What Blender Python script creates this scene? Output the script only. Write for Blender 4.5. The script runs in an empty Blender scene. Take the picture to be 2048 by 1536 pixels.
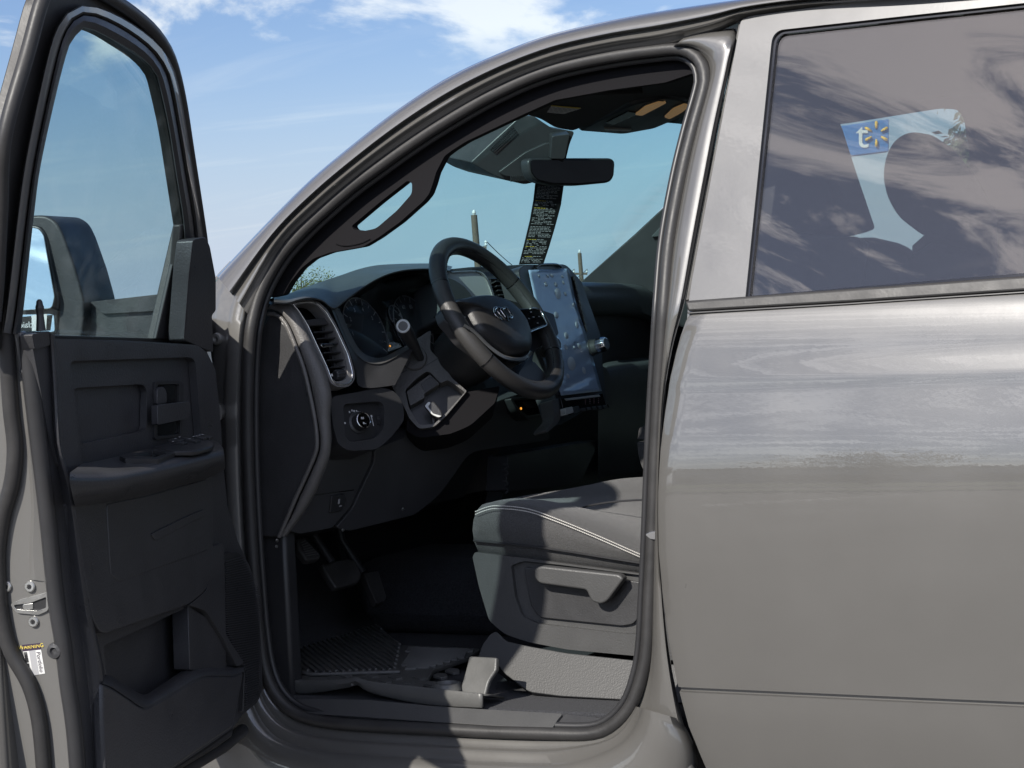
import bpy, bmesh, math, random
from mathutils import Vector, Matrix
from mathutils.geometry import tessellate_polygon
random.seed(7)
V = Vector
sc = bpy.context.scene
COL = sc.collection
R = math.radians

# ------------------------------------------------------------------ camera
# the truck stands square to the axes: +x to its tail, +y to its passenger side, +z up (metres)
FOC = 4378.3
CAM = V((2.0764, -3.3848, 1.4337))
_a, _p, _r = R(62.5918), R(-2.1814), R(2.7566)
VW = V((-math.cos(_a)*math.cos(_p), math.sin(_a)*math.cos(_p), math.sin(_p)))
_rt = VW.cross(V((0, 0, 1))).normalized()
_up = _rt.cross(VW)
RT = _rt*math.cos(_r) - _up*math.sin(_r)
UP = _up*math.cos(_r) + _rt*math.sin(_r)
cd = bpy.data.cameras.new('camera')
cd.sensor_width = 36; cd.lens = 36*FOC/2048; cd.clip_start = 0.1; cd.clip_end = 3000
cam = bpy.data.objects.new('camera', cd); COL.objects.link(cam)
M = Matrix((RT, UP, -VW)).transposed().to_4x4(); M.translation = CAM
cam.matrix_world = M
sc.camera = cam

# ------------------------------------------------------------------ light
SUN_AZ, SUN_EL = 262.0, 34.0
SUN = V((math.cos(R(SUN_EL))*math.cos(R(SUN_AZ)), math.cos(R(SUN_EL))*math.sin(R(SUN_AZ)), math.sin(R(SUN_EL))))
sl = bpy.data.lights.new('sun', 'SUN'); sl.energy = 5.0; sl.angle = R(0.53); sl.color = (1.0, 0.95, 0.87)
so = bpy.data.objects.new('sun', sl); COL.objects.link(so)
so.rotation_euler = SUN.to_track_quat('Z', 'Y').to_euler(); so.location = SUN*30
w = bpy.data.worlds.new('World'); sc.world = w; w.use_nodes = True
nt = w.node_tree; nt.nodes.clear()
def wn(t, **k):
    n = nt.nodes.new(t)
    for a, b in k.items(): setattr(n, a, b)
    return n
def wl(a, b): nt.links.new(a, b)
wo = wn('ShaderNodeOutputWorld'); bg = wn('ShaderNodeBackground')
sky = wn('ShaderNodeTexSky', sky_type='NISHITA', sun_disc=False)
sky.sun_elevation = R(SUN_EL); sky.sun_rotation = R(90 - SUN_AZ); sky.altitude = 50; sky.dust_density = 0.2; sky.air_density = 1.0; sky.ozone_density = 2.0
tc = wn('ShaderNodeTexCoord'); sx = wn('ShaderNodeSeparateXYZ'); wl(tc.outputs['Generated'], sx.inputs[0])
def wm(op, a, b=None, clamp=False):
    n = wn('ShaderNodeMath', operation=op, use_clamp=clamp)
    for i, q in enumerate((a, b)):
        if q is None: continue
        if isinstance(q, (int, float)): n.inputs[i].default_value = q
        else: wl(q, n.inputs[i])
    return n.outputs[0]
zc = wm('MAXIMUM', sx.outputs[2], 0.0); dz = wm('ADD', zc, 0.12)
cx = wm('DIVIDE', sx.outputs[0], dz); cy = wm('DIVIDE', sx.outputs[1], dz)
cb = wn('ShaderNodeCombineXYZ'); wl(cx, cb.inputs[0]); wl(cy, cb.inputs[1])
dz2 = wm('ADD', zc, 0.34); cb2 = wn('ShaderNodeCombineXYZ'); wl(wm('DIVIDE', sx.outputs[0], dz2), cb2.inputs[0]); wl(wm('DIVIDE', sx.outputs[1], dz2), cb2.inputs[1])
def cloud(scale, detail, rough, lo, hi, loc, dist=0.0, sclv=(1, 1, 1), src=cb, rot=0.0):
    if rot:
        mr_ = wn('ShaderNodeMapping'); mr_.inputs['Rotation'].default_value = (0, 0, R(rot)); wl(src.outputs[0], mr_.inputs[0]); src = mr_
    mp = wn('ShaderNodeMapping'); mp.inputs['Location'].default_value = loc; mp.inputs['Scale'].default_value = sclv; wl(src.outputs[0], mp.inputs[0])
    n = wn('ShaderNodeTexNoise'); n.inputs['Scale'].default_value = scale; n.inputs['Detail'].default_value = detail
    n.inputs['Roughness'].default_value = rough; n.inputs['Distortion'].default_value = dist; wl(mp.outputs[0], n.inputs['Vector'])
    r = wn('ShaderNodeMapRange', interpolation_type='SMOOTHSTEP'); r.inputs[1].default_value = lo; r.inputs[2].default_value = hi
    wl(n.outputs['Fac'], r.inputs[0]); return r.outputs[0]
c_puff = cloud(3.6, 11, 0.57, 0.52, 0.615, (27.236, 18.666, 0), 0.35, src=cb2)
c_wisp = cloud(0.9, 9, 0.62, 0.50, 0.78, (1.7, 5.2, 0), 1.6, (0.55, 1.9, 1))
c_high = cloud(7.0, 12, 0.68, 0.43, 0.60, (7.3, 2.2, 0), 1.2, (0.62, 1.7, 1), src=cb2, rot=-148)
def ramp(src, a, b, lo=0.0, hi=1.0):
    r = wn('ShaderNodeMapRange', interpolation_type='SMOOTHSTEP')
    for i, q in ((1, a), (2, b), (3, lo), (4, hi)): r.inputs[i].default_value = q
    wl(src, r.inputs[0]); return r.outputs[0]
hi_ = ramp(sx.outputs[2], 0.098, 0.125)                       # cumulus bank starts some degrees up, thinner cloud all over
cov = wm('MAXIMUM', wm('MULTIPLY', wm('MULTIPLY', c_puff, hi_), ramp(sx.outputs[1], -0.1, 0.3, 0.35, 1.0)), wm('MULTIPLY', c_wisp, ramp(sx.outputs[1], -0.2, 0.4, 0.7, 0.2)), True)
cov = wm('MAXIMUM', cov, wm('MULTIPLY', c_high, wm('MULTIPLY', ramp(sx.outputs[2], 0.0, 0.2, 0.35, 0.95), ramp(sx.outputs[1], -0.1, 0.5, 1.0, 0.0))), True)
cov = wm('MAXIMUM', cov, ramp(sx.outputs[1], -0.5, 0.2, 0.17, 0.0), True)      # thin veil on the sunny side
hor = ramp(sx.outputs[2], -0.03, 0.13, 1.0, 0.0)
sks = wn('ShaderNodeMixRGB', blend_type='MULTIPLY'); sks.inputs[0].default_value = 1.0; sks.inputs[2].default_value = (0.90, 0.97, 1.24, 1); wl(sky.outputs[0], sks.inputs[1])
hz = wn('ShaderNodeMixRGB'); hz.inputs[2].default_value = (6.5, 7.6, 9.8, 1); wl(hor, hz.inputs[0]); wl(sks.outputs[0], hz.inputs[1])
cl = wn('ShaderNodeMixRGB', blend_type='ADD'); cl.inputs[0].default_value = 1.0; cl.inputs[2].default_value = (4.6, 4.3, 3.6, 1); wl(hz.outputs[0], cl.inputs[1])   # cloud takes on the brightness of the sky round it
clg = wn('ShaderNodeMixRGB', blend_type='MULTIPLY'); clg.inputs[0].default_value = 1.0; clg.inputs[2].default_value = (1.20, 1.08, 0.92, 1); wl(cl.outputs[0], clg.inputs[1])
fwd = wn('ShaderNodeVectorMath', operation='DOT_PRODUCT'); wl(tc.outputs['Generated'], fwd.inputs[0]); fwd.inputs[1].default_value = SUN
clf = wn('ShaderNodeMixRGB', blend_type='MULTIPLY'); clf.inputs[0].default_value = 1.0; wl(clg.outputs[0], clf.inputs[1]); wl(ramp(fwd.outputs['Value'], 0.1, 0.95, 1.0, 2.0), clf.inputs[2]); clg = clf   # thin cloud is brighter towards the sun
mx = wn('ShaderNodeMixRGB'); wl(cov, mx.inputs[0]); wl(hz.outputs[0], mx.inputs[1]); wl(clg.outputs[0], mx.inputs[2])
wl(mx.outputs[0], bg.inputs[0]); bg.inputs[1].default_value = 0.080; wl(bg.outputs[0], wo.inputs[0])
sc.view_settings.view_transform = 'Standard'; sc.view_settings.look = 'None'; sc.view_settings.exposure = 0.12; sc.view_settings.gamma = 1.0
try: sc.view_settings.use_curve_mapping = False
except Exception: pass
sc.render.engine = 'CYCLES'
sc.cycles.max_bounces = 10; sc.cycles.transparent_max_bounces = 24; sc.cycles.caustics_reflective = False; sc.cycles.caustics_refractive = False

# ------------------------------------------------------------------ sighting helpers: a picture point on a real plane
def ray(px, py): return RT*((px-1024)/FOC) + UP*((768-py)/FOC) + VW
def PL(px, py, P0, N):
    d = ray(px, py); return CAM + d*((V(P0)-CAM).dot(N)/d.dot(N))
class S:                                                    # a plane: point, normal towards the viewer
    def __init__(s, P0, N, right=None):
        s.P0 = V(P0); s.n = V(N).normalized()
        r = V(right) if right else V((0, 0, 1)).cross(s.n)
        if r.length < 1e-6: r = V((1, 0, 0))
        s.r = (r - s.n*r.dot(s.n)).normalized(); s.u = s.n.cross(s.r)
    def __call__(s, px, py, o=0.0): return PL(px, py, s.P0 + s.n*o, s.n)
    def up(s, o): return S(s.P0 + s.n*o, s.n, s.r)
TUM = 0.25; ZB = 1.40
class SB:                                                   # the body side, leaning in above the belt
    def __init__(s, o): s.o = o; s.n = V((0, -1, 0)); s.r = V((1, 0, 0)); s.u = V((0, 0, 1))
    def __call__(s, px, py, o=0.0):
        q = s.o - o; P = PL(px, py, (0, q, 0), V((0, 1, 0)))
        if P.z > ZB: P = PL(px, py, (0, q, ZB), V((0, 1, -TUM)))
        return P
    def up(s, o): return SB(s.o - o)
DA = R(77); HG = V((-.31, .03, 0)); DE = V((math.cos(DA), -math.sin(DA), 0)); DN = V((math.sin(DA), math.cos(DA), 0))
class SD:                                                   # the open front door, swung out on its hinges
    def __init__(s, o): s.o = o; s.n = DN; s.r = -DE; s.u = V((0, 0, 1))
    def __call__(s, px, py, o=0.0):
        q = s.o + o; P = PL(px, py, HG + DN*q, DN)
        if P.z > ZB: P = PL(px, py, HG + DN*q + V((0, 0, ZB)), DN - V((0, 0, TUM)))
        return P
    def up(s, o): return SD(s.o + o)
def SY(y): return S((0, y, 0), (0, -1, 0))
def SX(x): return S((x, 0, 0), (1, 0, 0))
def SZ(z): return S((0, 0, z), (0, 0, 1))

# ------------------------------------------------------------------ materials
MATS = {}
def mat(name, col, rough=0.5, metal=0.0, coat=0.0, bump=0.0, bscale=300.0, vor=False, var=0.0, vscale=8.0, spec=0.5, sheen=0.0, emit=None, croughness=0.03, detail=3, btype=None):
    m = bpy.data.materials.new(name); m.use_nodes = True; t = m.node_tree; b = t.nodes['Principled BSDF']
    b.inputs['Base Color'].default_value = (*col, 1); b.inputs['Roughness'].default_value = rough; b.inputs['Metallic'].default_value = metal
    b.inputs['Coat Weight'].default_value = coat; b.inputs['Coat IOR'].default_value = 1.75 if 'paint' in name else 1.5; b.inputs['Coat Roughness'].default_value = croughness; b.inputs['Specular IOR Level'].default_value = spec
    if sheen: b.inputs['Sheen Weight'].default_value = sheen; b.inputs['Sheen Roughness'].default_value = 0.4
    if emit: b.inputs['Emission Color'].default_value = (*emit[0], 1); b.inputs['Emission Strength'].default_value = emit[1]
    tcn = t.nodes.new('ShaderNodeTexCoord')
    if bump:
        if vor:
            n = t.nodes.new('ShaderNodeTexVoronoi'); n.inputs['Scale'].default_value = bscale; out = n.outputs['Distance']
        else:
            n = t.nodes.new('ShaderNodeTexNoise'); n.inputs['Scale'].default_value = bscale; n.inputs['Detail'].default_value = detail; out = n.outputs['Fac']
        t.links.new(tcn.outputs['Object'], n.inputs['Vector'])
        bp = t.nodes.new('ShaderNodeBump'); bp.inputs['Strength'].default_value = bump; bp.inputs['Distance'].default_value = 0.001
        t.links.new(out, bp.inputs['Height']); t.links.new(bp.outputs[0], b.inputs['Normal'])
        if coat and not vor: t.links.new(bp.outputs[0], b.inputs['Coat Normal'])
    if var:
        n = t.nodes.new('ShaderNodeTexNoise'); n.inputs['Scale'].default_value = vscale; n.inputs['Detail'].default_value = 6; n.inputs['Roughness'].default_value = 0.65
        t.links.new(tcn.outputs['Object'], n.inputs['Vector'])
        mr = t.nodes.new('ShaderNodeMapRange'); mr.inputs[1].default_value = 0.3; mr.inputs[2].default_value = 0.7; mr.inputs[3].default_value = 1-var; mr.inputs[4].default_value = 1+var
        t.links.new(n.outputs['Fac'], mr.inputs[0])
        h = t.nodes.new('ShaderNodeMixRGB'); h.blend_type = 'MULTIPLY'; h.inputs[0].default_value = 1; h.inputs[1].default_value = (*col, 1)
        t.links.new(mr.outputs[0], h.inputs[2]); t.links.new(h.outputs[0], b.inputs['Base Color'])
        mr2 = t.nodes.new('ShaderNodeMapRange'); mr2.inputs[1].default_value = 0.3; mr2.inputs[2].default_value = 0.7; mr2.inputs[3].default_value = max(0.0, rough-.08); mr2.inputs[4].default_value = min(1, rough+.08)
        t.links.new(n.outputs['Fac'], mr2.inputs[0]); t.links.new(mr2.outputs[0], b.inputs['Roughness'])
    MATS[name] = m; return m
def glassmat(name, tint, rough=0.0, extra=0.0, smear=0.0, graze=.9, gcol=(1, 1, 1)):
    m = bpy.data.materials.new(name); m.use_nodes = True; t = m.node_tree; t.nodes.clear()
    o = t.nodes.new('ShaderNodeOutputMaterial'); tr = t.nodes.new('ShaderNodeBsdfTransparent'); tr.inputs[0].default_value = (*tint, 1)
    gl = t.nodes.new('ShaderNodeBsdfGlossy'); gl.inputs['Roughness'].default_value = rough; gl.inputs['Color'].default_value = (*gcol, 1)
    ge = t.nodes.new('ShaderNodeNewGeometry'); dt = t.nodes.new('ShaderNodeVectorMath'); dt.operation = 'DOT_PRODUCT'; t.links.new(ge.outputs['Incoming'], dt.inputs[0]); t.links.new(ge.outputs['Normal'], dt.inputs[1])
    def mth(op, a, b=0.0):
        q = t.nodes.new('ShaderNodeMath'); q.operation = op
        for i, z in enumerate((a, b)):
            if isinstance(z, (int, float)): q.inputs[i].default_value = z
            else: t.links.new(z, q.inputs[i])
        return q.outputs[0]
    om = mth('POWER', mth('SUBTRACT', 1.0, mth('ABSOLUTE', dt.outputs['Value'])), 5.0)     # Schlick reflectance, the same from both sides of the pane
    class ml: outputs = [mth('ADD', mth('MULTIPLY', om, graze), .04 + extra)]
    mxn = t.nodes.new('ShaderNodeMixShader'); t.links.new(ml.outputs[0], mxn.inputs[0]); t.links.new(tr.outputs[0], mxn.inputs[1]); t.links.new(gl.outputs[0], mxn.inputs[2])
    last = mxn
    if smear:
        df = t.nodes.new('ShaderNodeBsdfTranslucent'); df.inputs[0].default_value = (.9, .9, .9, 1)
        n = t.nodes.new('ShaderNodeTexNoise'); n.inputs['Scale'].default_value = 9; n.inputs['Detail'].default_value = 7; n.inputs['Distortion'].default_value = 1.5
        tcn = t.nodes.new('ShaderNodeTexCoord'); t.links.new(tcn.outputs['Object'], n.inputs[0])
        mr = t.nodes.new('ShaderNodeMapRange'); mr.inputs[1].default_value = .48; mr.inputs[2].default_value = .8; mr.inputs[4].default_value = smear; t.links.new(n.outputs[0], mr.inputs[0])
        m2 = t.nodes.new('ShaderNodeMixShader'); t.links.new(mr.outputs[0], m2.inputs[0]); t.links.new(mxn.outputs[0], m2.inputs[1]); t.links.new(df.outputs[0], m2.inputs[2]); last = m2
    t.links.new(last.outputs[0], o.inputs[0]); MATS[name] = m; return m
PAINT = mat('grey_paint', (.108, .104, .097), .35, 0, 1.0, bump=.035, bscale=110, croughness=.008, detail=2, var=.03, vscale=5)
PAINTIN = mat('grey_paint_inner', (.15, .147, .14), .38, 0, .8, bump=.08, bscale=90)
BLK = mat('black_plastic', (.046, .046, .048), .40, bump=.5, bscale=300, var=.12, vscale=14)
BLKS = mat('smooth_black_plastic', (.034, .034, .036), .38, var=.1)
GLOSS = mat('gloss_black', (.012, .012, .013), .08, coat=.6)
DOORP = mat('door_trim_plastic', (.055, .0552, .059), .34, bump=.6, bscale=300, var=.12, vscale=11)
BAND = mat('grained_dash_skin', (.14, .134, .128), .42, bump=1.1, bscale=260, var=.08)
DASHTOP = mat('soft_dash_pad', (.074, .079, .082), .42, bump=.7, bscale=260, var=.08)
RUB = mat('rubber_seal', (.036, .035, .035), .48, bump=.2, bscale=200, var=.15, vscale=20)
SHROUD = mat('column_plastic', (.105, .102, .099), .45, bump=.9, bscale=300, var=.06)
TRIMB = mat('black_pillar_cloth', (.012, .0115, .013), .95, spec=.15, bump=.4, bscale=800)
HEADL = mat('headliner_fabric', (.024, .024, .025), .9, bump=.5, bscale=900)
FAB = mat('seat_fabric', (.078, .077, .077), .92, bump=1.8, bscale=600, sheen=.25, var=.35, vscale=420)
FABD = mat('dark_seat_fabric', (.06, .061, .065), .92, bump=1.0, bscale=700, sheen=.2, var=.1, vscale=160)
SEATP = mat('seat_trim_plastic', (.072, .072, .072), .42, bump=.45, bscale=330, var=.08)
RISER = mat('riser_plastic', (.052, .052, .052), .45, bump=.4, bscale=330, var=.08)
THREAD = mat('white_thread', (.62, .60, .56), .7)
CARPET = mat('carpet', (.036, .037, .042), .95, bump=1.5, bscale=500, sheen=.04, var=.6, vscale=380)
KNEE = mat('knee_plastic', (.055, .055, .058), .42, bump=.4, bscale=500, var=.1)
RUBMAT = mat('mat_rubber', (.105, .105, .102), .40, bump=.35, bscale=240, var=.14, vscale=10)
LEATH = mat('wheel_leather', (.040, .0385, .038), .36, bump=.5, bscale=600, var=.05)
PERF = mat('perforated_leather', (.056, .0545, .053), .38, bump=.35, bscale=520, vor=True)
SILV = mat('satin_silver', (.46, .46, .45), .32, metal=.75, var=.04)
CHROME = mat('chrome', (.75, .75, .75), .08, metal=1)
SATIN = mat('satin_grey_trim', (.66, .67, .65), .42, metal=.2, bump=.15, bscale=600)
METAL = mat('plated_steel', (.62, .62, .60), .3, metal=.9, var=.1, vscale=40)
WHITE = mat('white_print', (.75, .75, .75), .6)
GREYPR = mat('grey_print', (.42, .42, .43), .6)
YEL = mat('yellow_print', (.75, .58, .10), .6)
ORANGE = mat('orange_lamp', (.9, .30, .03), .5, emit=((1, .4, .05), 1.2))
LABELW = mat('label_paper', (.72, .72, .70), .55)
PURPLE = mat('dark_label_strip', (.05, .035, .06), .5)
TAGBLK = mat('tag_black', (.012, .012, .012), .4)
AMBER = mat('amber_lens', (.75, .42, .16), .25, coat=.5, emit=((1, .6, .25), .12))
MIRROR = mat('mirror_glass', (.93, .97, .90), .02, metal=1)
DARKMIR = mat('dimmed_mirror_glass', (.025, .025, .028), .03, metal=.9)
TYRE = mat('tyre_rubber', (.02, .02, .02), .8, bump=.3, bscale=60)
DISPLAY = mat('dark_display', (.035, .045, .060), .12, coat=.4)
FILM = None
GLASS = glassmat('tinted_glass', (.74, .84, .86), smear=.03)
WSH = glassmat('windscreen_glass', (.71, .865, .875), smear=.012, graze=.15)
PRIV = glassmat('privacy_glass', (.74, .75, .74), extra=.075, gcol=(1.0, .93, .84))
SIDEG = glassmat('clear_side_glass', (.86, .94, .92))
LENS = glassmat('clear_lens', (.92, .93, .95), extra=.03)

# ------------------------------------------------------------------ mesh helpers
def link(name, me, m, parent=None):
    o = bpy.data.objects.new(name, me); COL.objects.link(o)
    if m: me.materials.append(m)
    if parent is not None:
        o.parent = parent; o.matrix_parent_inverse = parent.matrix_basis.inverted()
    return o
def fin(me, angle=40):
    me.validate(); me.update()
    for p in me.polygons: p.use_smooth = True
    me.set_sharp_from_angle(angle=R(angle))
def mk(name, vs, fs, m, parent=None, bevel=0, seg=2, angle=40, solid=0, sub=0, off=-1):
    me = bpy.data.meshes.new(name); me.from_pydata([tuple(v) for v in vs], [], fs)
    bm = bmesh.new(); bm.from_mesh(me); bmesh.ops.remove_doubles(bm, verts=bm.verts, dist=1e-5); bmesh.ops.recalc_face_normals(bm, faces=bm.faces); bm.to_mesh(me); bm.free()
    fin(me, angle); o = link(name, me, m, parent)
    if solid:
        s = o.modifiers.new('s', 'SOLIDIFY'); s.thickness = solid; s.offset = off
    if bevel:
        b = o.modifiers.new('b', 'BEVEL'); b.width = bevel; b.segments = seg; b.limit_method = 'ANGLE'; b.angle_limit = R(30); b.harden_normals = False
    if sub:
        s = o.modifiers.new('u', 'SUBSURF'); s.levels = sub; s.render_levels = sub
    return o
def rr(pts, r=6, n=4):                                      # round the corners of a picture outline
    out = []; k = len(pts)
    for i in range(k):
        p = V((*pts[i][:2], 0)); a = V((*pts[i-1][:2], 0)); b = V((*pts[(i+1) % k][:2], 0))
        ri = pts[i][2] if len(pts[i]) > 2 else r
        da = min(ri, (a-p).length*.45); db = min(ri, (b-p).length*.45)
        if ri <= 0.01 or da < .05 or db < .05: out.append((p.x, p.y)); continue
        A = p + (a-p).normalized()*da; B_ = p + (b-p).normalized()*db
        for j in range(n+1):
            t = j/n; q = A*(1-t)**2 + p*2*t*(1-t) + B_*t*t; out.append((q.x, q.y))
    return out
def spl(pts, n, closed=False):                              # resampled smooth curve through points of any size
    P = [list(p) for p in pts]; k = len(P); dim = len(P[0]); seg = k if closed else k-1; fine = []
    for i in range(seg):
        if closed: a, b, c, d = P[i-1], P[i], P[(i+1) % k], P[(i+2) % k]
        else: a, b, c, d = P[max(i-1, 0)], P[i], P[i+1], P[min(i+2, k-1)]
        for j in range(24):
            t = j/24
            fine.append([.5*(2*b[q] + (c[q]-a[q])*t + (2*a[q]-5*b[q]+4*c[q]-d[q])*t*t + (3*b[q]-a[q]-3*c[q]+d[q])*t**3) for q in range(dim)])
    fine.append(list(P[0] if closed else P[-1]))
    L = [0]
    for i in range(1, len(fine)): L.append(L[-1] + math.sqrt(sum((fine[i][q]-fine[i-1][q])**2 for q in range(dim))))
    out = []; j = 0; cnt = n if closed else n-1
    for i in range(n):
        s = L[-1]*i/cnt
        while j < len(L)-2 and L[j+1] < s: j += 1
        t = 0 if L[j+1] == L[j] else (s-L[j])/(L[j+1]-L[j])
        out.append(tuple(fine[j][q] + (fine[j+1][q]-fine[j][q])*t for q in range(dim)))
    return out
def solid_poly(front, back, holes_f=(), holes_b=()):
    vs = []; fs = []
    loops = [front] + list(holes_f); bl = [back] + list(holes_b)
    tris = tessellate_polygon([[V(p) for p in l] for l in loops]) if holes_f else None
    fl = [p for l in loops for p in l]; bk = [p for l in bl for p in l]; n = len(fl); vs = fl + bk
    if tris is None: fs = [list(range(n)), [n+i for i in range(n-1, -1, -1)]]
    else:
        for t in tris: fs.append(list(t)); fs.append([n+t[2], n+t[1], n+t[0]])
    s = 0
    for l in loops:
        k = len(l)
        for i in range(k): fs.append([s+i, s+(i+1) % k, n+s+(i+1) % k, n+s+i])
        s += k
    return vs, fs
def plate(name, out, sf, depth, m, parent=None, bevel=.002, seg=2, holes=(), o=0.0, angle=40, dvec=None):
    d = dvec if dvec else -sf.n*depth
    f = [sf(x, y, o) for x, y in [q[:2] for q in out]]; b = [p + d for p in f]
    hf = [[sf(q[0], q[1], o) for q in h] for h in holes]; hb = [[p + d for p in h] for h in hf]
    vs, fs = solid_poly(f, b, hf, hb)
    return mk(name, vs, fs, m, parent, bevel, seg, angle)
def loft(name, rails, m, parent=None, cu=False, cv=False, solid=0, angle=50, caps=False, off=-1, sub=0, bevel=0):
    n = len(rails[0]); k = len(rails); vs = [p for r in rails for p in r]; fs = []
    for i in range(k if cv else k-1):
        a = i*n; b = ((i+1) % k)*n
        for j in range(n if cu else n-1):
            j2 = (j+1) % n; fs.append([a+j, a+j2, b+j2, b+j])
    if caps:
        if cv: fs.append([i*n for i in range(k)]); fs.append([i*n+n-1 for i in range(k-1, -1, -1)])
        if cu: fs.append(list(range(n))); fs.append([(k-1)*n+j for j in range(n-1, -1, -1)])
    return mk(name, vs, fs, m, parent, bevel=bevel, solid=solid, angle=angle, off=off, sub=sub)
def tube_geo(pts, r, closed=False, seg=10, flat=1.0, updir=None):
    pts = [V(p) for p in pts]; n = len(pts); vs = []; fs = []; prev = None
    for i in range(n):
        if closed: t = pts[(i+1) % n] - pts[i-1]
        else: t = pts[min(i+1, n-1)] - pts[max(i-1, 0)]
        t.normalize()
        if updir is not None: a = V(updir)
        elif prev is None: a = V((0, 0, 1)) if abs(t.z) < .9 else V((1, 0, 0))
        else: a = prev
        a = (a - t*a.dot(t)).normalized(); b = t.cross(a); prev = a
        ri = r[i] if isinstance(r, (list, tuple)) else r
        for j in range(seg):
            w_ = 2*math.pi*j/seg; vs.append(pts[i] + a*(math.cos(w_)*ri*flat) + b*(math.sin(w_)*ri))
    for i in range(n if closed else n-1):
        i2 = (i+1) % n
        for j in range(seg):
            j2 = (j+1) % seg; fs.append([i*seg+j, i*seg+j2, i2*seg+j2, i2*seg+j])
    if not closed: fs.append(list(range(seg-1, -1, -1))); fs.append([(n-1)*seg+j for j in range(seg)])
    return vs, fs
def tube(name, pts, r, m, parent=None, closed=False, seg=10, flat=1.0, updir=None, angle=50):
    vs, fs = tube_geo(pts, r, closed, seg, flat, updir); return mk(name, vs, fs, m, parent, angle=angle)
def lathe(name, base, axis, prof, m, parent=None, seg=28, angle=35, ridges=0, rdep=0.0):
    ax = V(axis).normalized(); a = V((0, 0, 1)) if abs(ax.z) < .9 else V((1, 0, 0)); a = (a - ax*a.dot(ax)).normalized(); b = ax.cross(a)
    vs = []; fs = []; n = len(prof)
    for d, r in prof:
        for j in range(seg):
            w_ = 2*math.pi*j/seg; q = r*(1 - (rdep if ridges and (j*ridges//seg) % 2 else 0)); vs.append(V(base) + ax*d + a*(math.cos(w_)*q) + b*(math.sin(w_)*q))
    for i in range(n-1):
        for j in range(seg):
            j2 = (j+1) % seg; fs.append([i*seg+j, i*seg+j2, (i+1)*seg+j2, (i+1)*seg+j])
    fs.append(list(range(seg-1, -1, -1))); fs.append([(n-1)*seg+j for j in range(seg)])
    return mk(name, vs, fs, m, parent, angle=angle)
def pillow(name, out, sf, prof, m, parent=None, angle=60, back=.02):
    f = [sf(x, y) for x, y in [q[:2] for q in out]]; c = sum(f, V())/len(f); rails = [[p - sf.n*back for p in f]]
    for s, h in prof: rails.append([c + (p-c)*s + sf.n*h for p in f])
    n = len(f); vs = [p for r in rails for p in r]; fs = []
    for i in range(len(rails)-1):
        for j in range(n): j2 = (j+1) % n; fs.append([i*n+j, i*n+j2, (i+1)*n+j2, (i+1)*n+j])
    fs.append([(len(rails)-1)*n+j for j in range(n)]); fs.append(list(range(n-1, -1, -1)))
    return mk(name, vs, fs, m, parent, angle=angle)
class MB:
    def __init__(s): s.v = []; s.f = []
    def add(s, vs, fs): k = len(s.v); s.v += [V(p) for p in vs]; s.f += [[i+k for i in f] for f in fs]
    def quad(s, c, r, u, w_, h): s.add([c-r*w_-u*h, c+r*w_-u*h, c+r*w_+u*h, c-r*w_+u*h], [[0, 1, 2, 3]])
    def box(s, c, ax, ay, az, hx, hy, hz):
        vs = [c + ax*(hx*i) + ay*(hy*j) + az*(hz*k) for i in (-1, 1) for j in (-1, 1) for k in (-1, 1)]
        s.add(vs, [[0, 1, 3, 2], [4, 6, 7, 5], [0, 4, 5, 1], [2, 3, 7, 6], [0, 2, 6, 4], [1, 5, 7, 3]])
    def build(s, name, m, parent=None, bevel=0, angle=40): return mk(name, s.v, s.f, m, parent, bevel=bevel, angle=angle)
def box(name, c, h, m, parent=None, bevel=.004, rot=None):
    b = MB(); X_, Y_, Z_ = V((1, 0, 0)), V((0, 1, 0)), V((0, 0, 1))
    if rot: X_, Y_, Z_ = rot @ X_, rot @ Y_, rot @ Z_
    b.box(V(c), X_, Y_, Z_, *h); return b.build(name, m, parent, bevel)
def text(name, s, P, r, u, size, m, parent=None, align='CENTER', thick=.0002):
    cu = bpy.data.curves.new('t', 'FONT'); cu.body = s; cu.size = 1.0; cu.align_x = align; cu.align_y = 'CENTER'; cu.resolution_u = 3
    ob = bpy.data.objects.new('t', cu); COL.objects.link(ob); dg = bpy.context.evaluated_depsgraph_get()
    me = bpy.data.meshes.new_from_object(ob.evaluated_get(dg)); bpy.data.objects.remove(ob); bpy.data.curves.remove(cu)
    r = V(r).normalized(); u = V(u).normalized(); n = r.cross(u); Mx = Matrix((r*size, u*size, n*size)).transposed().to_4x4(); Mx.translation = V(P) + n*thick
    me.transform(Mx); me.materials.clear(); return link(name, me, m, parent)
def thing(name, label, cat, loc, group=None):
    o = bpy.data.objects.new(name, None); COL.objects.link(o); o.location = loc; o.empty_display_size = .2
    o['label'] = label; o['category'] = cat
    if group: o['group'] = group
    return o
def tag(o, label, cat, group=None):
    o['label'] = label; o['category'] = cat
    if group: o['group'] = group
    return o
def lerp(a, b, t): return tuple(a[i] + (b[i]-a[i])*t for i in range(len(a)))


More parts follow.
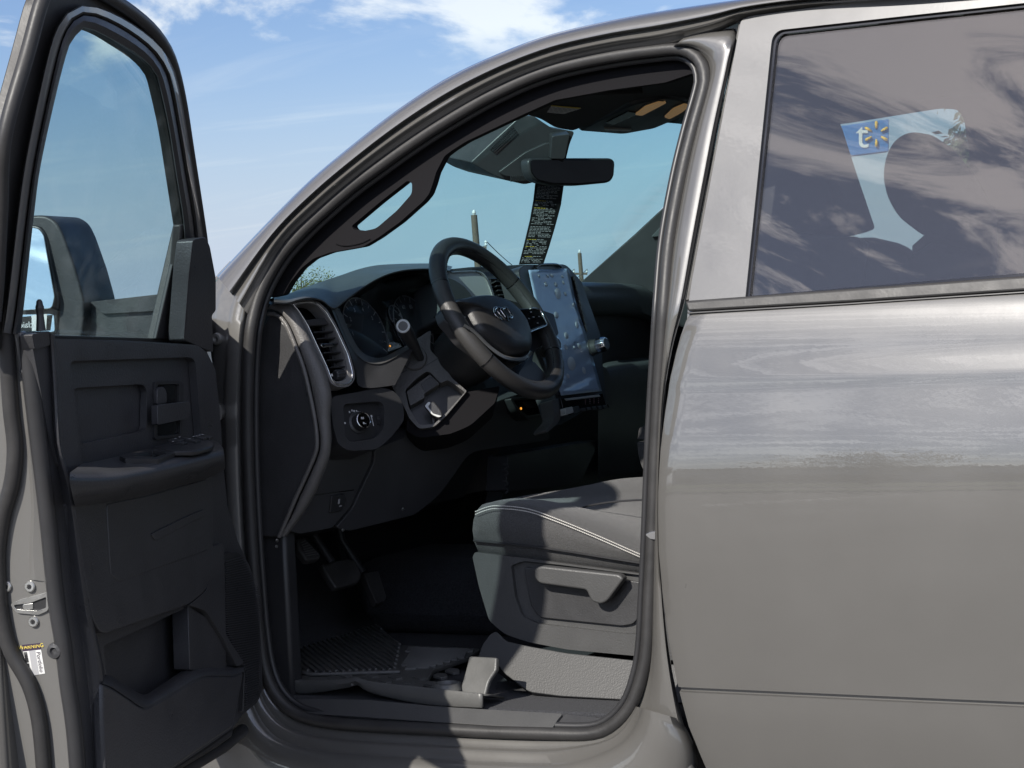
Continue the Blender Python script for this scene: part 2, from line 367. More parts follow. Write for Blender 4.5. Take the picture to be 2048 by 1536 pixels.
# ------------------------------------------------------------------ ground and the truck's body
TRUCK = thing('pickup_truck', 'grey crew cab pickup truck with its front door swung wide open', 'pickup truck', (.6, 1.0, 0))
T = TRUCK
SEAL = [(505, 640), (525, 574), (563, 508), (611, 455), (660, 410), (707, 370), (760, 331), (803, 300), (850, 268), (898, 238), (950, 207), (1000, 181), (1060, 154), (1128, 132), (1225, 112), (1323, 99), (1362, 98), (1388, 109), (1404, 128), (1411, 160), (1404, 195), (1385, 262), (1362, 358), (1340, 480), (1330, 590), (1323, 700), (1317, 800), (1312, 900), (1308, 1000), (1304, 1100), (1299, 1200), (1294, 1290), (1284, 1350), (1262, 1410), (1226, 1450), (1180, 1468), (1080, 1467), (980, 1464), (860, 1458), (740, 1452), (650, 1444), (590, 1426), (552, 1390), (530, 1340), (518, 1270), (510, 1180), (503, 1080), (498, 980), (495, 880), (495, 780), (498, 700)]
seal_px = spl(SEAL, 220, True)
sb = SB(.045)
tube('door_seal', [sb(*p) for p in seal_px], .0115, RUB, T, closed=True, seg=12)
si = SB(.066)
cx_ = sum(p[0] for p in seal_px)/220; cy_ = sum(p[1] for p in seal_px)/220
def inset(pts, d):
    out = []; n = len(pts)
    for i in range(n):
        a = pts[i-3]; b = pts[(i+3) % n]; t = V((b[0]-a[0], b[1]-a[1], 0)).normalized(); nn = V((-t.y, t.x, 0))
        if nn.dot(V((cx_-pts[i][0], cy_-pts[i][1], 0))) < 0 and False: nn = -nn
        out.append((pts[i][0] + nn.x*d, pts[i][1] + nn.y*d))
    return out
tube('seal_lip', [si(*p) for p in inset(seal_px, 17)], .0065, BLKS, T, closed=True, seg=8)
loft('aperture_trim', [[SB(.05)(*p) for p in inset(seal_px, 6)], [SB(.085)(*p) for p in inset(seal_px, 18)], [SB(.12)(*p) for p in inset(seal_px, 6)]], BLKS, T, cu=True)

def strip(name, pairs, prof, n, m, sub=None, thick=.0):
    A = spl([p[0] for p in pairs], n); B_ = spl([p[1] for p in pairs], n)
    return loft(name, [[SB(o)(*lerp(A[i], B_[i], t)) for i in range(n)] for t, o in prof], m, T, angle=60)
AP = [((505, 640), (434, 552)), ((563, 508), (516, 464)), ((640, 428), (611, 368)), ((733, 350), (707, 287)), ((828, 283), (803, 213)), ((922, 224), (898, 153)), ((1018, 172), (994, 108)), ((1120, 134), (1090, 72)), ((1222, 112), (1186, 48)), ((1320, 99), (1281, 29)), ((1420, 72), (1400, 10)), ((1484, 44), (1500, -4)), ((1600, 24), (1620, -16)), ((1800, 4), (1820, -22)), ((2048, -20), (2080, -40)), ((2480, -60), (2520, -70))]
strip('roof_rail', AP, [(0, .05), (.06, .046), (.12, .036), (.20, .030), (.28, .026), (.33, .020), (.37, .013), (.41, .011), (.47, .0125), (.53, .017), (.57, .018), (.60, .013), (.625, .004), (.65, .0), (.72, -.001), (.82, .002), (.90, .010), (.96, .026), (1.0, .055), (1.0, .09)], 110, PAINT)
BP = [((1340, 98), (1370, 74)), ((1362, 98), (1402, 66)), ((1388, 109), (1440, 60)), ((1407, 130), (1474, 62)), ((1411, 160), (1466, 110)), ((1404, 195), (1456, 160)), ((1385, 262), (1438, 245)), ((1362, 358), (1418, 352)), ((1340, 480), (1394, 478)), ((1330, 590), (1370, 600)), ((1323, 700), (1346, 690)), ((1317, 800), (1329, 790)), ((1312, 900), (1322, 900)), ((1308, 1000), (1319, 1000)), ((1304, 1100), (1320, 1100)), ((1299, 1200), (1328, 1210)), ((1294, 1290), (1338, 1300)), ((1284, 1350), (1350, 1372)), ((1262, 1410), (1366, 1440)), ((1226, 1450), (1395, 1540)), ((1200, 1462), (1420, 1640))]
strip('pillar_skin', BP, [(0, .055), (.10, .05), (.2, .036), (.32, .022), (.42, .020), (.6, .018), (.8, .020), (.92, .028), (1.0, .055), (1.02, .09)], 120, PAINT)
SP = [((1262, 1410), (1366, 1440)), ((1226, 1450), (1395, 1540)), ((1180, 1468), (1330, 1760)), ((1080, 1467), (1110, 1780)), ((980, 1464), (990, 1775)), ((860, 1458), (860, 1765)), ((740, 1452), (720, 1755)), ((650, 1444), (590, 1740)), ((590, 1426), (490, 1720)), ((552, 1390), (420, 1690)), ((530, 1340), (380, 1600)), ((518, 1270), (370, 1450))]
strip('rocker_panel', SP, [(0, .06), (.03, .05), (.06, .042), (.10, .040), (.115, .030), (.13, .026), (.19, .022), (.21, .010), (.24, .003), (.3, -.004), (.5, -.006), (.75, .002), (.95, .03), (1, .09)], 100, PAINT)
HP = [((525, 574), (460, 522)), ((505, 640), (416, 580)), ((498, 700), (404, 680)), ((495, 780), (395, 780)), ((495, 880), (395, 880)), ((498, 980), (395, 980)), ((503, 1080), (400, 1080)), ((510, 1180), (405, 1180)), ((518, 1270), (400, 1300)), ((530, 1340), (395, 1420))]
strip('hinge_pillar', HP, [(0, .06), (.10, .055), (.17, .042), (.23, .036), (.42, .034), (.46, .042), (.52, .048), (.7, .05), (.75, .058), (.85, .07), (1.0, .08)], 60, PAINTIN)
p = SB(.05)(435, 678); lathe('pillar_plug', p, (0, -1, 0), [(-.004, .012), (.002, .012), (.006, .010), (.007, .006), (.004, .001)], SILV, T)
# rear door -----------------------------------------------------------
GAP = [(1376, 600), (1356, 640), (1344, 690), (1332, 760), (1326, 830), (1322, 900), (1319, 1000), (1320, 1100), (1328, 1210), (1338, 1300), (1351, 1372), (1368, 1450), (1397, 1540), (1430, 1640)]
gz = sorted((PL(x+2, y, (0, 0, 0), V((0, 1, 0))).z, PL(x+2, y, (0, 0, 0), V((0, 1, 0))).x) for x, y in GAP)
def gapx(z):
    for i in range(len(gz)-1):
        if z <= gz[i+1][0] or i == len(gz)-2:
            t = (z-gz[i][0])/(gz[i+1][0]-gz[i][0]); return gz[i][1] + t*(gz[i+1][1]-gz[i][1])
XR = 1.78
prof = [(.50, .05), (.55, .034), (.62, .020), (.655, .012), (.67, .010), (.70, .004), (.74, .0), (.7595, -.002), (.7615, .006), (.766, .006), (.768, -.002), (.79, -.004), (.85, -.0095), (.92, -.0150), (1.0, -.0190), (1.06, -.0203), (1.10, -.0202), (1.135, -.0188), (1.17, -.0155), (1.20, -.0112), (1.235, -.0052), (1.262, -.0004), (1.272, .0012), (1.280, .0020), (1.292, .0036), (1.31, .0064), (1.335, .0104), (1.36, .0150), (1.385, .0220), (1.405, .0290), (1.415, .036)]
rows = []
for z, y in prof:
    x0 = gapx(z); row = [V((x0, y+.03, z)), V((x0+.0005, y+.010, z)), V((x0+.003, y+.0025, z)), V((x0+.009, y, z))]
    for i in range(1, 41):                                  # a pressed panel is never quite true
        x = x0+.009 + (XR-x0-.009)*i/40; wv = .0004*math.sin(5.3*x+9*z) + .00012*math.sin(11*x-14*z+1.3)
        row.append(V((x, y - .006*math.sin(math.pi*i/40)*(.4 if z > 1.3 else 1) + wv*(0 if .745 < z < .78 else 1), z)))
    rows.append(row)
RD = loft('rear_door', rows, PAINT, T, angle=24, solid=.012, off=-1)
fo = [(1376, 612, 2), (1384, 560, 0), (1482, 40, 8), (1500, 32, 4), (1700, 5, 0), (2048, -20, 0), (2560, -60, 40), (2640, 560, 4), (1374, 640, 2)]
hole = [(1490, 602, 3), (1544, 74, 14), (1558, 60, 10), (1800, 33, 0), (2048, 6, 0), (2440, -32, 30), (2540, 512, 12)]
plate('window_frame', rr(fo), SB(.028), .03, PAINT, RD, bevel=.004, holes=[rr(hole)], seg=3)
hole2 = [(1499, 592, 3), (1553, 80, 12), (1564, 68, 10), (1800, 42, 0), (2048, 15, 0), (2430, -22, 30), (2526, 506, 12)]
plate('glass_run', rr([(1488, 604, 3), (1542, 72, 14), (1557, 58, 10), (1800, 31, 0), (2048, 4, 0), (2442, -34, 30), (2542, 514, 12)]), SB(.034), .015, GLOSS, RD, bevel=.001, holes=[rr(hole2)])
plate('window_glass', rr([(1492, 600, 3), (1546, 76, 12), (1559, 63, 10), (1800, 36, 0), (2048, 9, 0), (2436, -28, 30), (2534, 510, 12)]), SB(.040), .004, PRIV, RD, bevel=0)
plate('weatherstrip', [(1369, 602), (1700, 578), (2048, 552), (2640, 508), (2640, 540), (2048, 581), (1700, 604), (1375, 623)], SB(.018), .02, RUB, RD, bevel=.004, seg=3)
plate('edge_trim', [(1477, 42), (1484, 38), (1380, 600), (1369, 603)], SB(.035), .02, RUB, RD, bevel=.002)
plate('weatherstrip_lip', [(1374, 624), (1700, 605), (2048, 582), (2640, 541), (2640, 545), (2048, 586), (1700, 609), (1375, 628)], SB(.022), .01, BLKS, RD, bevel=.001)
plate('door_striker', rr([(1290, 1069), (1300, 1064), (1318, 1062), (1318, 1080), (1300, 1078)], 3), SB(.03), .012, CHROME, T, bevel=.003)
# rest of the body, low key: roof, bonnet, wings, bed, lower sides, wheels
rl = spl([p[1] for p in AP], 60); rp = [SB(.055)(*q) for q in rl]
sec = []
for t in [0, .03, .08, .2, .35, .5, .65, .8, .92, .97, 1]:
    y_ = lambda P: P.y + (2-2*P.y)*t
    sec.append([V((P.x - .12*math.sin(math.pi*t)*max(0, 1-(P.x+.2)/.7), y_(P), P.z + .045*math.sin(math.pi*t)**.8)) for P in rp if P.x > .36 and P.x < 1.95])
loft('roof_panel', sec, PAINT, T)
# windscreen from the driver's pillar across to the passenger's
wsr = [SB(.075)(*q) for q in spl([(398, 640), (434, 556), (516, 470), (611, 376), (707, 295), (803, 222), (898, 163), (994, 118), (1060, 95)], 24)]
sec = []
for t in [0, .1, .2, .35, .5, .65, .8, .9, 1]:
    sec.append([V((P.x - .14*(1-(2*t-1)**2), P.y + (2-2*P.y)*t, P.z)) for P in wsr])
loft('windscreen', sec, WSH, T, solid=.004)
# passenger side mirrored roof rail and pillar skin, wall with its windows
pr = [V((P.x, 2.03-P.y, P.z)) for P in [SB(.0)(*q) for q in spl([lerp(p[0], p[1], .7) for p in AP], 60)] if P.x > .42]
tube('roof_rail', pr, .04, PAINT, T, seg=10)
SW = S((0, 1.86, 1.40), (0, -1, -.2))
plate('passenger_side_wall', [(1120, 1000), (1140, 640), (1170, 566), (1183, 545), (1270, 468), (1345, 398), (1420, 330), (1520, 250), (1660, 190), (1900, 165), (2500, 120), (2700, 140), (2720, 1000)], SW, .03, BLKS, T, bevel=.004,
      holes=[rr([(1425, 530), (1440, 300, 40), (1560, 262), (1700, 246), (1880, 217), (1925, 219, 30), (1938, 300), (1946, 530)], 14), rr([(2130, 480), (2110, 210, 30), (2480, 180, 40), (2520, 470)], 14)])
plate('passenger_window', rr([(1420, 534), (1435, 296, 40), (1560, 256), (1700, 240), (1880, 211), (1932, 213, 30), (1944, 300), (1952, 534)], 14), SW.up(-.012), .004, SIDEG, T, bevel=0)
plate('passenger_rear_window', rr([(2126, 484), (2106, 206, 30), (2484, 176, 40), (2524, 474)], 14), SW.up(-.012), .004, PRIV, T, bevel=0)
box('passenger_body_side', (.72, 1.93, .98), (1.06, .045, .43), PAINT, T, .02)
box('cab_back_panel', (1.87, 1.0, 1.02), (.04, .94, .46), PAINT, T, .03)
tube('cab_back_frame', spl([(1.86, .1, 1.45), (1.84, .2, 1.78), (1.83, .45, 1.86), (1.83, 1.55, 1.86), (1.84, 1.8, 1.78), (1.86, 1.9, 1.45)], 30), .06, PAINT, T, seg=8)
vs = [V((1.86, .15, 1.46)), V((1.86, 1.85, 1.46)), V((1.84, 1.75, 1.82)), V((1.84, .25, 1.82))]
mk('rear_window', vs, [[0, 1, 2, 3]], PRIV, T, solid=.004)
box('rear_corner_skin', (1.86, .03, 1.0), (.075, .03, .48), PAINT, T, .02)
def side_plate(name, pts, y, d):
    f = [V((x, y, z)) for x, z in pts]; b_ = [V((x, y+d, z)) for x, z in pts]; vs, fs = solid_poly(f, b_); return mk(name, vs, fs, PAINT, T, bevel=.03, seg=4)
arch = lambda cx, r, n=14: [(cx + r*math.cos(math.pi*i/n), .42 + r*math.sin(math.pi*i/n)) for i in range(n+1)]
bedpts = [(1.97, .62), (1.97, 1.40), (4.0, 1.42), (4.02, .66)] + [p for p in arch(2.98, .50)]
side_plate('bed_side', bedpts, .02, .30); side_plate('bed_side', bedpts, 1.68, .30)
box('tailgate', (4.0, 1.0, 1.05), (.03, .7, .36), PAINT, T, .02); box('bed_floor', (3.0, 1.0, .82), (1.0, .7, .03), BLKS, T, .01)
wing = [(-.42, .55), (-.36, 1.28), (-.60, 1.33), (-1.62, 1.26), (-1.72, 1.10), (-1.74, .62)] + [(x, z) for x, z in arch(-1.12, .48)][::-1]
side_plate('front_wing', wing, .03, .24); side_plate('front_wing', wing, 1.73, .24)
loft('bonnet', [[V((x, y, z - .05*abs(y-1)**2)) for x, z in [(-.44, 1.34), (-.8, 1.36), (-1.3, 1.34), (-1.6, 1.29), (-1.76, 1.18), (-1.8, .7)]] for y in [.12, .3, .5, .62, .8, 1.2, 1.38, 1.5, 1.7, 1.88]], PAINT, T, solid=.02)
box('cowl', (-.47, 1.0, 1.33), (.08, .82, .03), BLKS, T, .01)
tube('wiper', [(-.47, .5, 1.395), (-.45, .75, 1.41), (-.44, 1.1, 1.41)], .008, BLKS, T)
tube('wiper', [(-.44, .2, 1.395), (-.42, .35, 1.41), (-.42, .62, 1.42)], .009, BLKS, T)
box('chassis', (1.2, 1.0, .52), (2.8, .5, .08), BLKS, T, .03)
for x, y in ((-1.12, .17), (-1.12, 1.83), (2.98, .17), (2.98, 1.83)):
    s_ = -1 if y < 1 else 1
    wh = lathe('wheel', (x, y - s_*.12, .40), (0, s_, 0), [(0, .24), (.01, .36), (.05, .395), (.12, .40), (.19, .395), (.235, .36), (.245, .25), (.22, .24), (.12, .22)], TYRE, T, seg=40)
    lathe('rim', (x, y, .40), (0, s_, 0), [(0, .235), (.10, .235), (.115, .225), (.09, .20), (.06, .12), (.09, .08), (.10, .02)], SILV, wh, seg=24)

# ------------------------------------------------------------------ open front door
def outl(n, *pts): return spl(pts, n)
FD_out = [(-15, 330), (0, 273), (46, 105), (75, 0), (92, -26), (120, -44), (170, -40), (237, -4), (292, 36), (328, 77), (351, 123), (369, 196), (387, 310), (412, 474)]
gl = spl([(41, 668), (48, 611), (68, 431), (82, 328), (114, 182), (137, 96), (150, 73), (173, 56), (205, 66), (237, 85), (283, 116), (310, 146), (319, 173), (337, 255), (352, 350), (367, 449)], 70) + [(314, 677)]
door_out = spl(FD_out, 40) + [(420, 540), (424, 640), (426, 700), (-30, 700), (-35, 500)]
FD = plate('front_door', door_out, SD(0.028), .02, RUB, T, bevel=.006, holes=[gl])
def off_path(base, d):                                      # shift a picture path sideways
    out = []; n = len(base)
    for i in range(n):
        a = base[max(i-1, 0)]; b = base[min(i+1, n-1)]; t = V((b[0]-a[0], b[1]-a[1], 0)).normalized(); out.append((base[i][0] - t.y*d, base[i][1] + t.x*d))
    return out
edge = spl([(-22, 640), (-15, 560)] + [(-8, 420)] + FD_out[1:] + [(416, 520)], 70)
tube('frame_seal', [SD(0.036)(*p) for p in off_path(edge, 9)], .011, RUB, FD, seg=10)
inner = spl([(24, 668), (34, 600), (54, 430), (70, 320), (99, 180), (121, 90), (136, 55), (158, 32), (190, 32), (246, 58), (300, 98), (330, 140), (343, 185), (356, 255), (372, 350), (388, 449), (396, 560), (398, 668)], 60)
glp = spl([(41, 668), (48, 611), (68, 431), (82, 328), (114, 182), (137, 96), (150, 73), (173, 56), (237, 87), (283, 116), (310, 146), (319, 173), (337, 255), (352, 350), (367, 449), (372, 560), (372, 668)], 60)
mid = [lerp(inner[i], glp[i], .45) for i in range(60)]
loft('inner_frame', [[SD(0.030)(*p) for p in inner], [SD(0.044)(*p) for p in off_path(inner, 2)], [SD(0.048)(*p) for p in mid], [SD(0.044)(*p) for p in off_path(glp, -2)], [SD(0.034)(*p) for p in glp]], BLK, FD, angle=30)
outer2 = off_path(inner, -14); loft('frame_flange', [[SD(0.036)(*p) for p in off_path(inner, -20)], [SD(0.044)(*p) for p in off_path(inner, -17)], [SD(0.046)(*p) for p in off_path(inner, -6)], [SD(0.038)(*p) for p in off_path(inner, 0)]], PAINTIN, FD, angle=30)
plate('door_glass', gl[:1] + [(34, 690), (330, 700)][:0] + gl, SD(0.030), .004, GLASS, FD, bevel=0)
plate('division_bar', [(362, 449), (368, 447), (352, 676), (343, 676)], SD(0.044), .016, RUB, FD, bevel=.003)
plate('mirror_sail', [(364, 452), (346, 676), (313, 678)], SD(0.036), .008, BLKS, FD, bevel=.002)
plate('sail_cover', rr([(386, 479), (411, 473, 8), (420, 492), (432, 556), (432, 622), (424, 630), (427, 705), (368, 680), (378, 548)], 6), SD(0.076), .03, DOORP, FD, bevel=.010, seg=4)
# trim panel ----------------------------------------------------------
tb = [(62, 664), (100, 662), (106, 677), (250, 681), (400, 690), (412, 700), (431, 740), (440, 830), (447, 936), (455, 1012), (476, 1083), (498, 1130), (506, 1150), (518, 1225), (524, 1326), (525, 1376), (516, 1404), (484, 1430), (466, 1456), (400, 1502), (342, 1540), (250, 1600), (168, 1605), (156, 1461), (144, 1366), (134, 1271), (123, 1208), (116, 1145), (106, 1047), (91, 922), (74, 790)]
rec = rr([(139, 722, 12), (390, 714, 16), (404, 884, 4), (165, 930, 4)], 8)
pkt = rr([(207, 1291, 4), (376, 1214, 4), (377, 1342, 4), (290, 1400, 4), (214, 1362, 4)], 5)
TR = plate('door_trim', rr(tb, 5), SD(.070), .012, DOORP, FD, bevel=.005, seg=3, holes=[rr([(136, 718, 12), (394, 710, 16), (408, 890, 4), (162, 936, 4)], 8), pkt])
plate('pocket_back', rr([(180, 1290), (392, 1195), (392, 1380), (290, 1440), (190, 1400)], 5), SD(.030), .01, DOORP, FD, bevel=0)
loft('pocket_wall', [[SD(.064)(*q) for q in pkt], [SD(.031)(*q) for q in pkt]], DOORP, FD, cu=True)
up = rr([(60, 668), (100, 667), (106, 678), (398, 690, 12), (412, 706), (429, 742), (443, 900), (300, 930), (150, 960), (118, 930), (96, 860)], 6)
plate('upper_trim', up, SD(.077), .014, DOORP, FD, bevel=.006, seg=4, holes=[rec])
r2 = rr([(147, 776, 10), (287, 768, 10), (294, 782, 6), (292, 861, 10), (162, 888, 8)], 6)
plate('recess_panel', rr([(130, 712, 8), (400, 704, 8), (412, 900, 6), (156, 940, 6)], 6), SD(.062), .012, DOORP, FD, bevel=.003, holes=[r2])
plate('bin_panel', rr([(143, 770), (298, 762), (298, 866), (158, 894)], 4), SD(.049), .006, DOORP, FD, bevel=.002)
plate('handle_frame', rr([(310, 763, 6), (364, 762, 8), (368, 772, 4), (363, 873, 8), (310, 880, 6)], 5), SD(.067), .012, BLKS, FD, bevel=.003, holes=[rr([(315, 769), (359, 768), (361, 868), (315, 873)], 5)])
plate('handle_cup', rr([(313, 766), (361, 766), (362, 870), (313, 876)], 5), SD(.0625), .01, GLOSS, FD, bevel=.002)
plate('lock_lever', rr([(315, 777, 5), (328, 772, 8), (334, 785, 5), (334, 806), (315, 810)], 4), SD(.073), .008, DOORP, FD, bevel=.004, seg=3)
plate('door_handle', rr([(315, 810), (350, 806), (379, 802, 6), (382, 815, 6), (377, 838, 6), (358, 841, 8), (316, 850)], 3), SD(.084), .012, DOORP, FD, bevel=.006, seg=4)
# armrest
bt = spl([(163, 928), (230, 914), (308, 896), (376, 880), (428, 880), (444, 894)], 26)
ft = spl([(140, 945), (215, 945), (286, 933), (358, 916), (412, 902), (446, 896)], 26)
fm = spl([(139, 962), (215, 962), (286, 950), (358, 934), (412, 920), (449, 912)], 26)
fb = spl([(147, 997), (215, 989), (286, 974), (358, 956), (412, 943), (450, 928)], 26)
bb = spl([(150, 1012), (215, 1004), (286, 990), (358, 972), (412, 958), (450, 938)], 26)
loft('armrest', [[SD(.075)(*p) for p in bt], [SD(.125)(*lerp(bt[i], ft[i], .72)) for i in range(26)], [SD(.150)(*ft[i]) for i in range(26)], [SD(.162)(*lerp(ft[i], fm[i], .55)) for i in range(26)], [SD(.165)(*p) for p in fm], [SD(.160)(*lerp(fm[i], fb[i], .7)) for i in range(26)], [SD(.148)(*p) for p in fb], [SD(.10)(*p) for p in bb], [SD(.07)(*p) for p in bb]], DOORP, FD, cv=True, caps=True, angle=60)
at = S(SD(.12)(300, 915), (DN*.15 + V((0, 0, 1)) + DE*.02), -DE)
plate('pull_cup_rim', rr([(238, 911, 3), (302, 896, 3), (352, 904, 3), (318, 918, 3), (250, 917, 3)], 3), at.up(.006), .008, BLKS, FD, bevel=.0015, holes=[rr([(262, 911), (304, 901), (335, 906), (312, 914)], 2)])
plate('pull_cup', rr([(262, 911), (304, 901), (335, 906), (312, 914)], 2), at.up(.003), .006, GLOSS, FD, bevel=.001)
plate('switch_panel', rr([(304, 894, 4), (340, 884, 6), (385, 877, 6), (430, 885, 8), (425, 893, 6), (390, 902, 6), (350, 903, 6)], 4), at.up(.008), .008, BLKS, FD, bevel=.002)
for k, (x, y) in enumerate(((352, 893), (372, 890), (358, 898), (384, 894), (398, 888), (410, 886))):
    c = at(x, y); b_ = MB(); b_.box(c + at.n*.010, at.r, at.u, at.n, .0085, .011, .0025); b_.build('window_switch', BLKS, FD, bevel=.0008)
mb = MB()
for x, y in ((350, 892), (358, 889), (345, 898), (386, 888), (392, 887), (398, 885), (404, 884), (378, 893)): mb.quad(at(x, y) + at.n*.0130, at.r, at.u, .0035, .0012)
mb.build('switch_print', WHITE, FD)
# lower bulge, pocket and speaker
plate('lower_trim', rr([(147, 1004), (215, 996), (300, 980), (424, 944, 6), (427, 1091), (424, 1145), (411, 1184, 14), (377, 1209, 8), (204, 1270, 16), (187, 1240, 10), (168, 1145)], 8), SD(.088), .04, DOORP, FD, bevel=.012, seg=4)
plate('trim_insert', rr([(214, 1008), (300, 990), (415, 958), (417, 1100, 4), (240, 1164, 10), (222, 1150, 8)], 6), SD(.0895), .01, DOORP, FD, bevel=.003, seg=3)
plate('pull_strap', rr([(302, 1068, 6), (380, 1030, 8), (410, 1018, 6), (412, 1030, 4), (380, 1046, 6), (312, 1082, 6)], 5), SD(.0925), .01, DOORP, FD, bevel=.004, seg=3)
tl = spl([(72, 668), (78, 760), (89, 880), (104, 1010), (114, 1120), (121, 1200), (132, 1271), (142, 1366), (154, 1461), (166, 1604)], 40)
tr_ = spl([(108, 669), (114, 760), (121, 890), (141, 960), (153, 1020), (170, 1140), (188, 1250), (207, 1345), (212, 1440), (216, 1604)], 40)
loft('trim_column', [[SD(o_)(*lerp(tl[i], tr_[i], t)) for i in range(40)] for t, o_ in ((-.04, .040), (0, .052), (.15, .056), (.35, .062), (.6, .075), (.8, .085), (.95, .088), (1.02, .080), (1.04, .060))], DOORP, FD, angle=70)
plate('lock_post', rr([(64, 668), (98, 663), (102, 690), (70, 700)], 5), SD(.084), .02, DOORP, FD, bevel=.005, seg=3)
c = SD(.075)(82, 662); lathe('lock_knob', c, (0, 0, 1), [(0, .0075), (.022, .0055), (.03, .0055), (.032, .0065), (.036, .0065), (.038, .0055), (.044, .0045), (.047, .002)], BLKS, FD, seg=14)
pf = spl([(205, 1366), (222, 1372), (256, 1394), (284, 1412), (304, 1408), (350, 1382), (400, 1354), (430, 1350), (464, 1350), (488, 1342)], 50)
pb_ = spl([(212, 1350), (226, 1354), (256, 1373), (282, 1388), (300, 1385), (340, 1362), (380, 1337), (408, 1331), (452, 1331), (487, 1326)], 50)
plate('map_pocket', pf + [(486, 1360), (478, 1402), (466, 1456), (342, 1540), (250, 1602), (214, 1602), (206, 1440)], SD(.092), .02, DOORP, FD, bevel=.006, seg=3)
loft('pocket_rim_top', [[SD(.060)(*q) for q in pb_], [SD(.071)(*q) for q in pb_], [SD(.084)(*lerp(pb_[i], pf[i], .5)) for i in range(50)], [SD(.0915)(*lerp(pb_[i], pf[i], .9)) for i in range(50)], [SD(.092)(*lerp(pb_[i], pf[i], 1.1)) for i in range(50)]], DOORP, FD, angle=70)
plate('pocket_side', rr([(376, 1211), (420, 1240), (452, 1280), (452, 1340), (380, 1340)], 3), SD(.078), .03, DOORP, FD, bevel=.004)
plate('pocket_rim', rr([(418, 1096, 8), (448, 1084, 10), (452, 1270, 4), (489, 1326, 5), (474, 1334, 5), (446, 1276, 4), (412, 1222, 6), (379, 1210, 4), (412, 1182), (424, 1140)], 5), SD(.086), .03, DOORP, FD, bevel=.004, seg=3)
plate('speaker_panel', rr([(444, 1108, 10), (478, 1102, 10), (500, 1145), (520, 1260), (522, 1392, 10), (486, 1428, 6), (490, 1330), (458, 1272)], 6), SD(.080), .03, BLKS, FD, bevel=.004)
rb = MB(); sp = SD(.081)
for i in range(64):
    y = 1118 + i*4.6; xa = 450 if y < 1275 else 452 + (y-1275)*.62; xa = min(xa, 490); xb = 480 + min(38, max(0, (y-1104))*.42); xb = min(xb, 519)
    if y > 1395: xb -= (y-1395)*1.0
    A = sp(xa, y+5); B_ = sp(xb, y-5); ax = (B_-A); L = ax.length; ax.normalize(); rb.box((A+B_)*.5, ax, DN, ax.cross(DN), L/2, .0022, .0009)
g = rb.build('grille_rib', DOORP, FD); g['kind'] = 'stuff'
# shut face of the door, its seal, latch and stickers
pa, pb = SD(.052)(46, 700), SD(.052)(142, 1461); ka = ((pa-pb).dot(DE))/(pa.z-pb.z)        # the rear edge slants forward towards the sill
S0 = (SD(.052)(104, 1208) - HG).dot(DE)
SE = S(SD(.052)(104, 1208) - DE*.004, DE - V((0, 0, ka)), DN)
plate('shut_face', [(-60, 690), (42, 664), (56, 790), (75, 922), (92, 1047), (101, 1145), (107, 1208), (119, 1271), (129, 1366), (142, 1461), (150, 1620), (-60, 1620)], SE, .02, PAINTIN, FD, bevel=.004)
loft('shut_face_step', [[SE(*p, .0) for p in spl([(24, 660), (40, 780), (54, 905), (62, 1010), (58, 1100), (60, 1160)], 20)], [SE(*p, .004) for p in spl([(28, 660), (46, 780), (60, 905), (68, 1010), (66, 1100), (70, 1160)], 20)], [SE(*p, .0) for p in spl([(40, 668), (55, 790), (73, 922), (86, 1030), (92, 1100), (100, 1165)], 20)]], PAINTIN, FD, angle=30)
tube('shut_seal', [SE(*p, .006) for p in spl([(6, 560), (10, 640), (15, 720), (22, 820), (30, 895), (24, 965), (6, 1030), (-4, 1100), (-2, 1180), (5, 1240), (22, 1303), (58, 1368), (78, 1440), (88, 1540), (92, 1620)], 60)], .0125, RUB, FD, seg=12)
tube('trim_seal', [SE(*p, .004) for p in spl([(55, 672), (63, 760), (80, 905), (96, 1040), (107, 1150), (115, 1220), (126, 1285), (136, 1370), (149, 1461), (160, 1600)], 40)], .013, BLKS, FD, seg=10)
LT = plate('latch_plate', rr([(19, 1208, 8), (36, 1201, 6), (95, 1185, 3), (98, 1200), (96, 1221, 5), (77, 1230, 5), (32, 1226, 8)], 4), SE.up(.004), .006, METAL, FD, bevel=.002, holes=[rr([(27, 1210, 4), (60, 1206), (92, 1194), (92, 1216), (76, 1222), (32, 1219, 5)], 3)])
plate('latch_recess', rr([(24, 1208), (94, 1189), (94, 1218), (76, 1226), (30, 1222)], 3), SE.up(.001), .004, BLKS, FD, bevel=0)
plate('latch_bolt', rr([(44, 1209, 5), (66, 1206, 3), (66, 1219, 3), (46, 1219, 5)], 3), SE.up(.003), .004, METAL, FD, bevel=.001)
for x, y in ((14, 1173), (61, 1173), (68, 1243)):
    sw = lathe('latch_screw', SE(x, y), DE, [(0, .0085), (.003, .0085), (.0045, .007), (.0045, .004), (.003, .0035), (.003, .001)], METAL, FD, seg=18)
    mb = MB()
    for k in range(3): a = k*math.pi/3; mb.box(SE(x, y) + DE*.0046, SE.r*math.cos(a) + SE.u*math.sin(a), DE, -SE.r*math.sin(a) + SE.u*math.cos(a), .0038, .0004, .0008)
    mb.build('screw_slot', BLKS, FD)
lathe('rubber_bumper', SE(117, 1299), DE, [(0, .013), (.012, .013), (.017, .011), (.018, .006), (.014, .004)], BLK, FD, seg=20)
for x, y in ((55, 741), (137, 1342)): lathe('trim_clip', SE(x, y) + DE*.004, DE, [(0, .008), (.005, .008), (.008, .004)], BLKS, FD, seg=14)
STK = plate('door_sticker', [(46, 1303), (82, 1299), (90, 1347), (57, 1352)], SE.up(.0006), .0006, LABELW, FD, bevel=0)
plate('sticker_header', [(44, 1290), (80, 1286), (82, 1299), (46, 1303)], SE.up(.0007), .0007, PURPLE, FD, bevel=0)
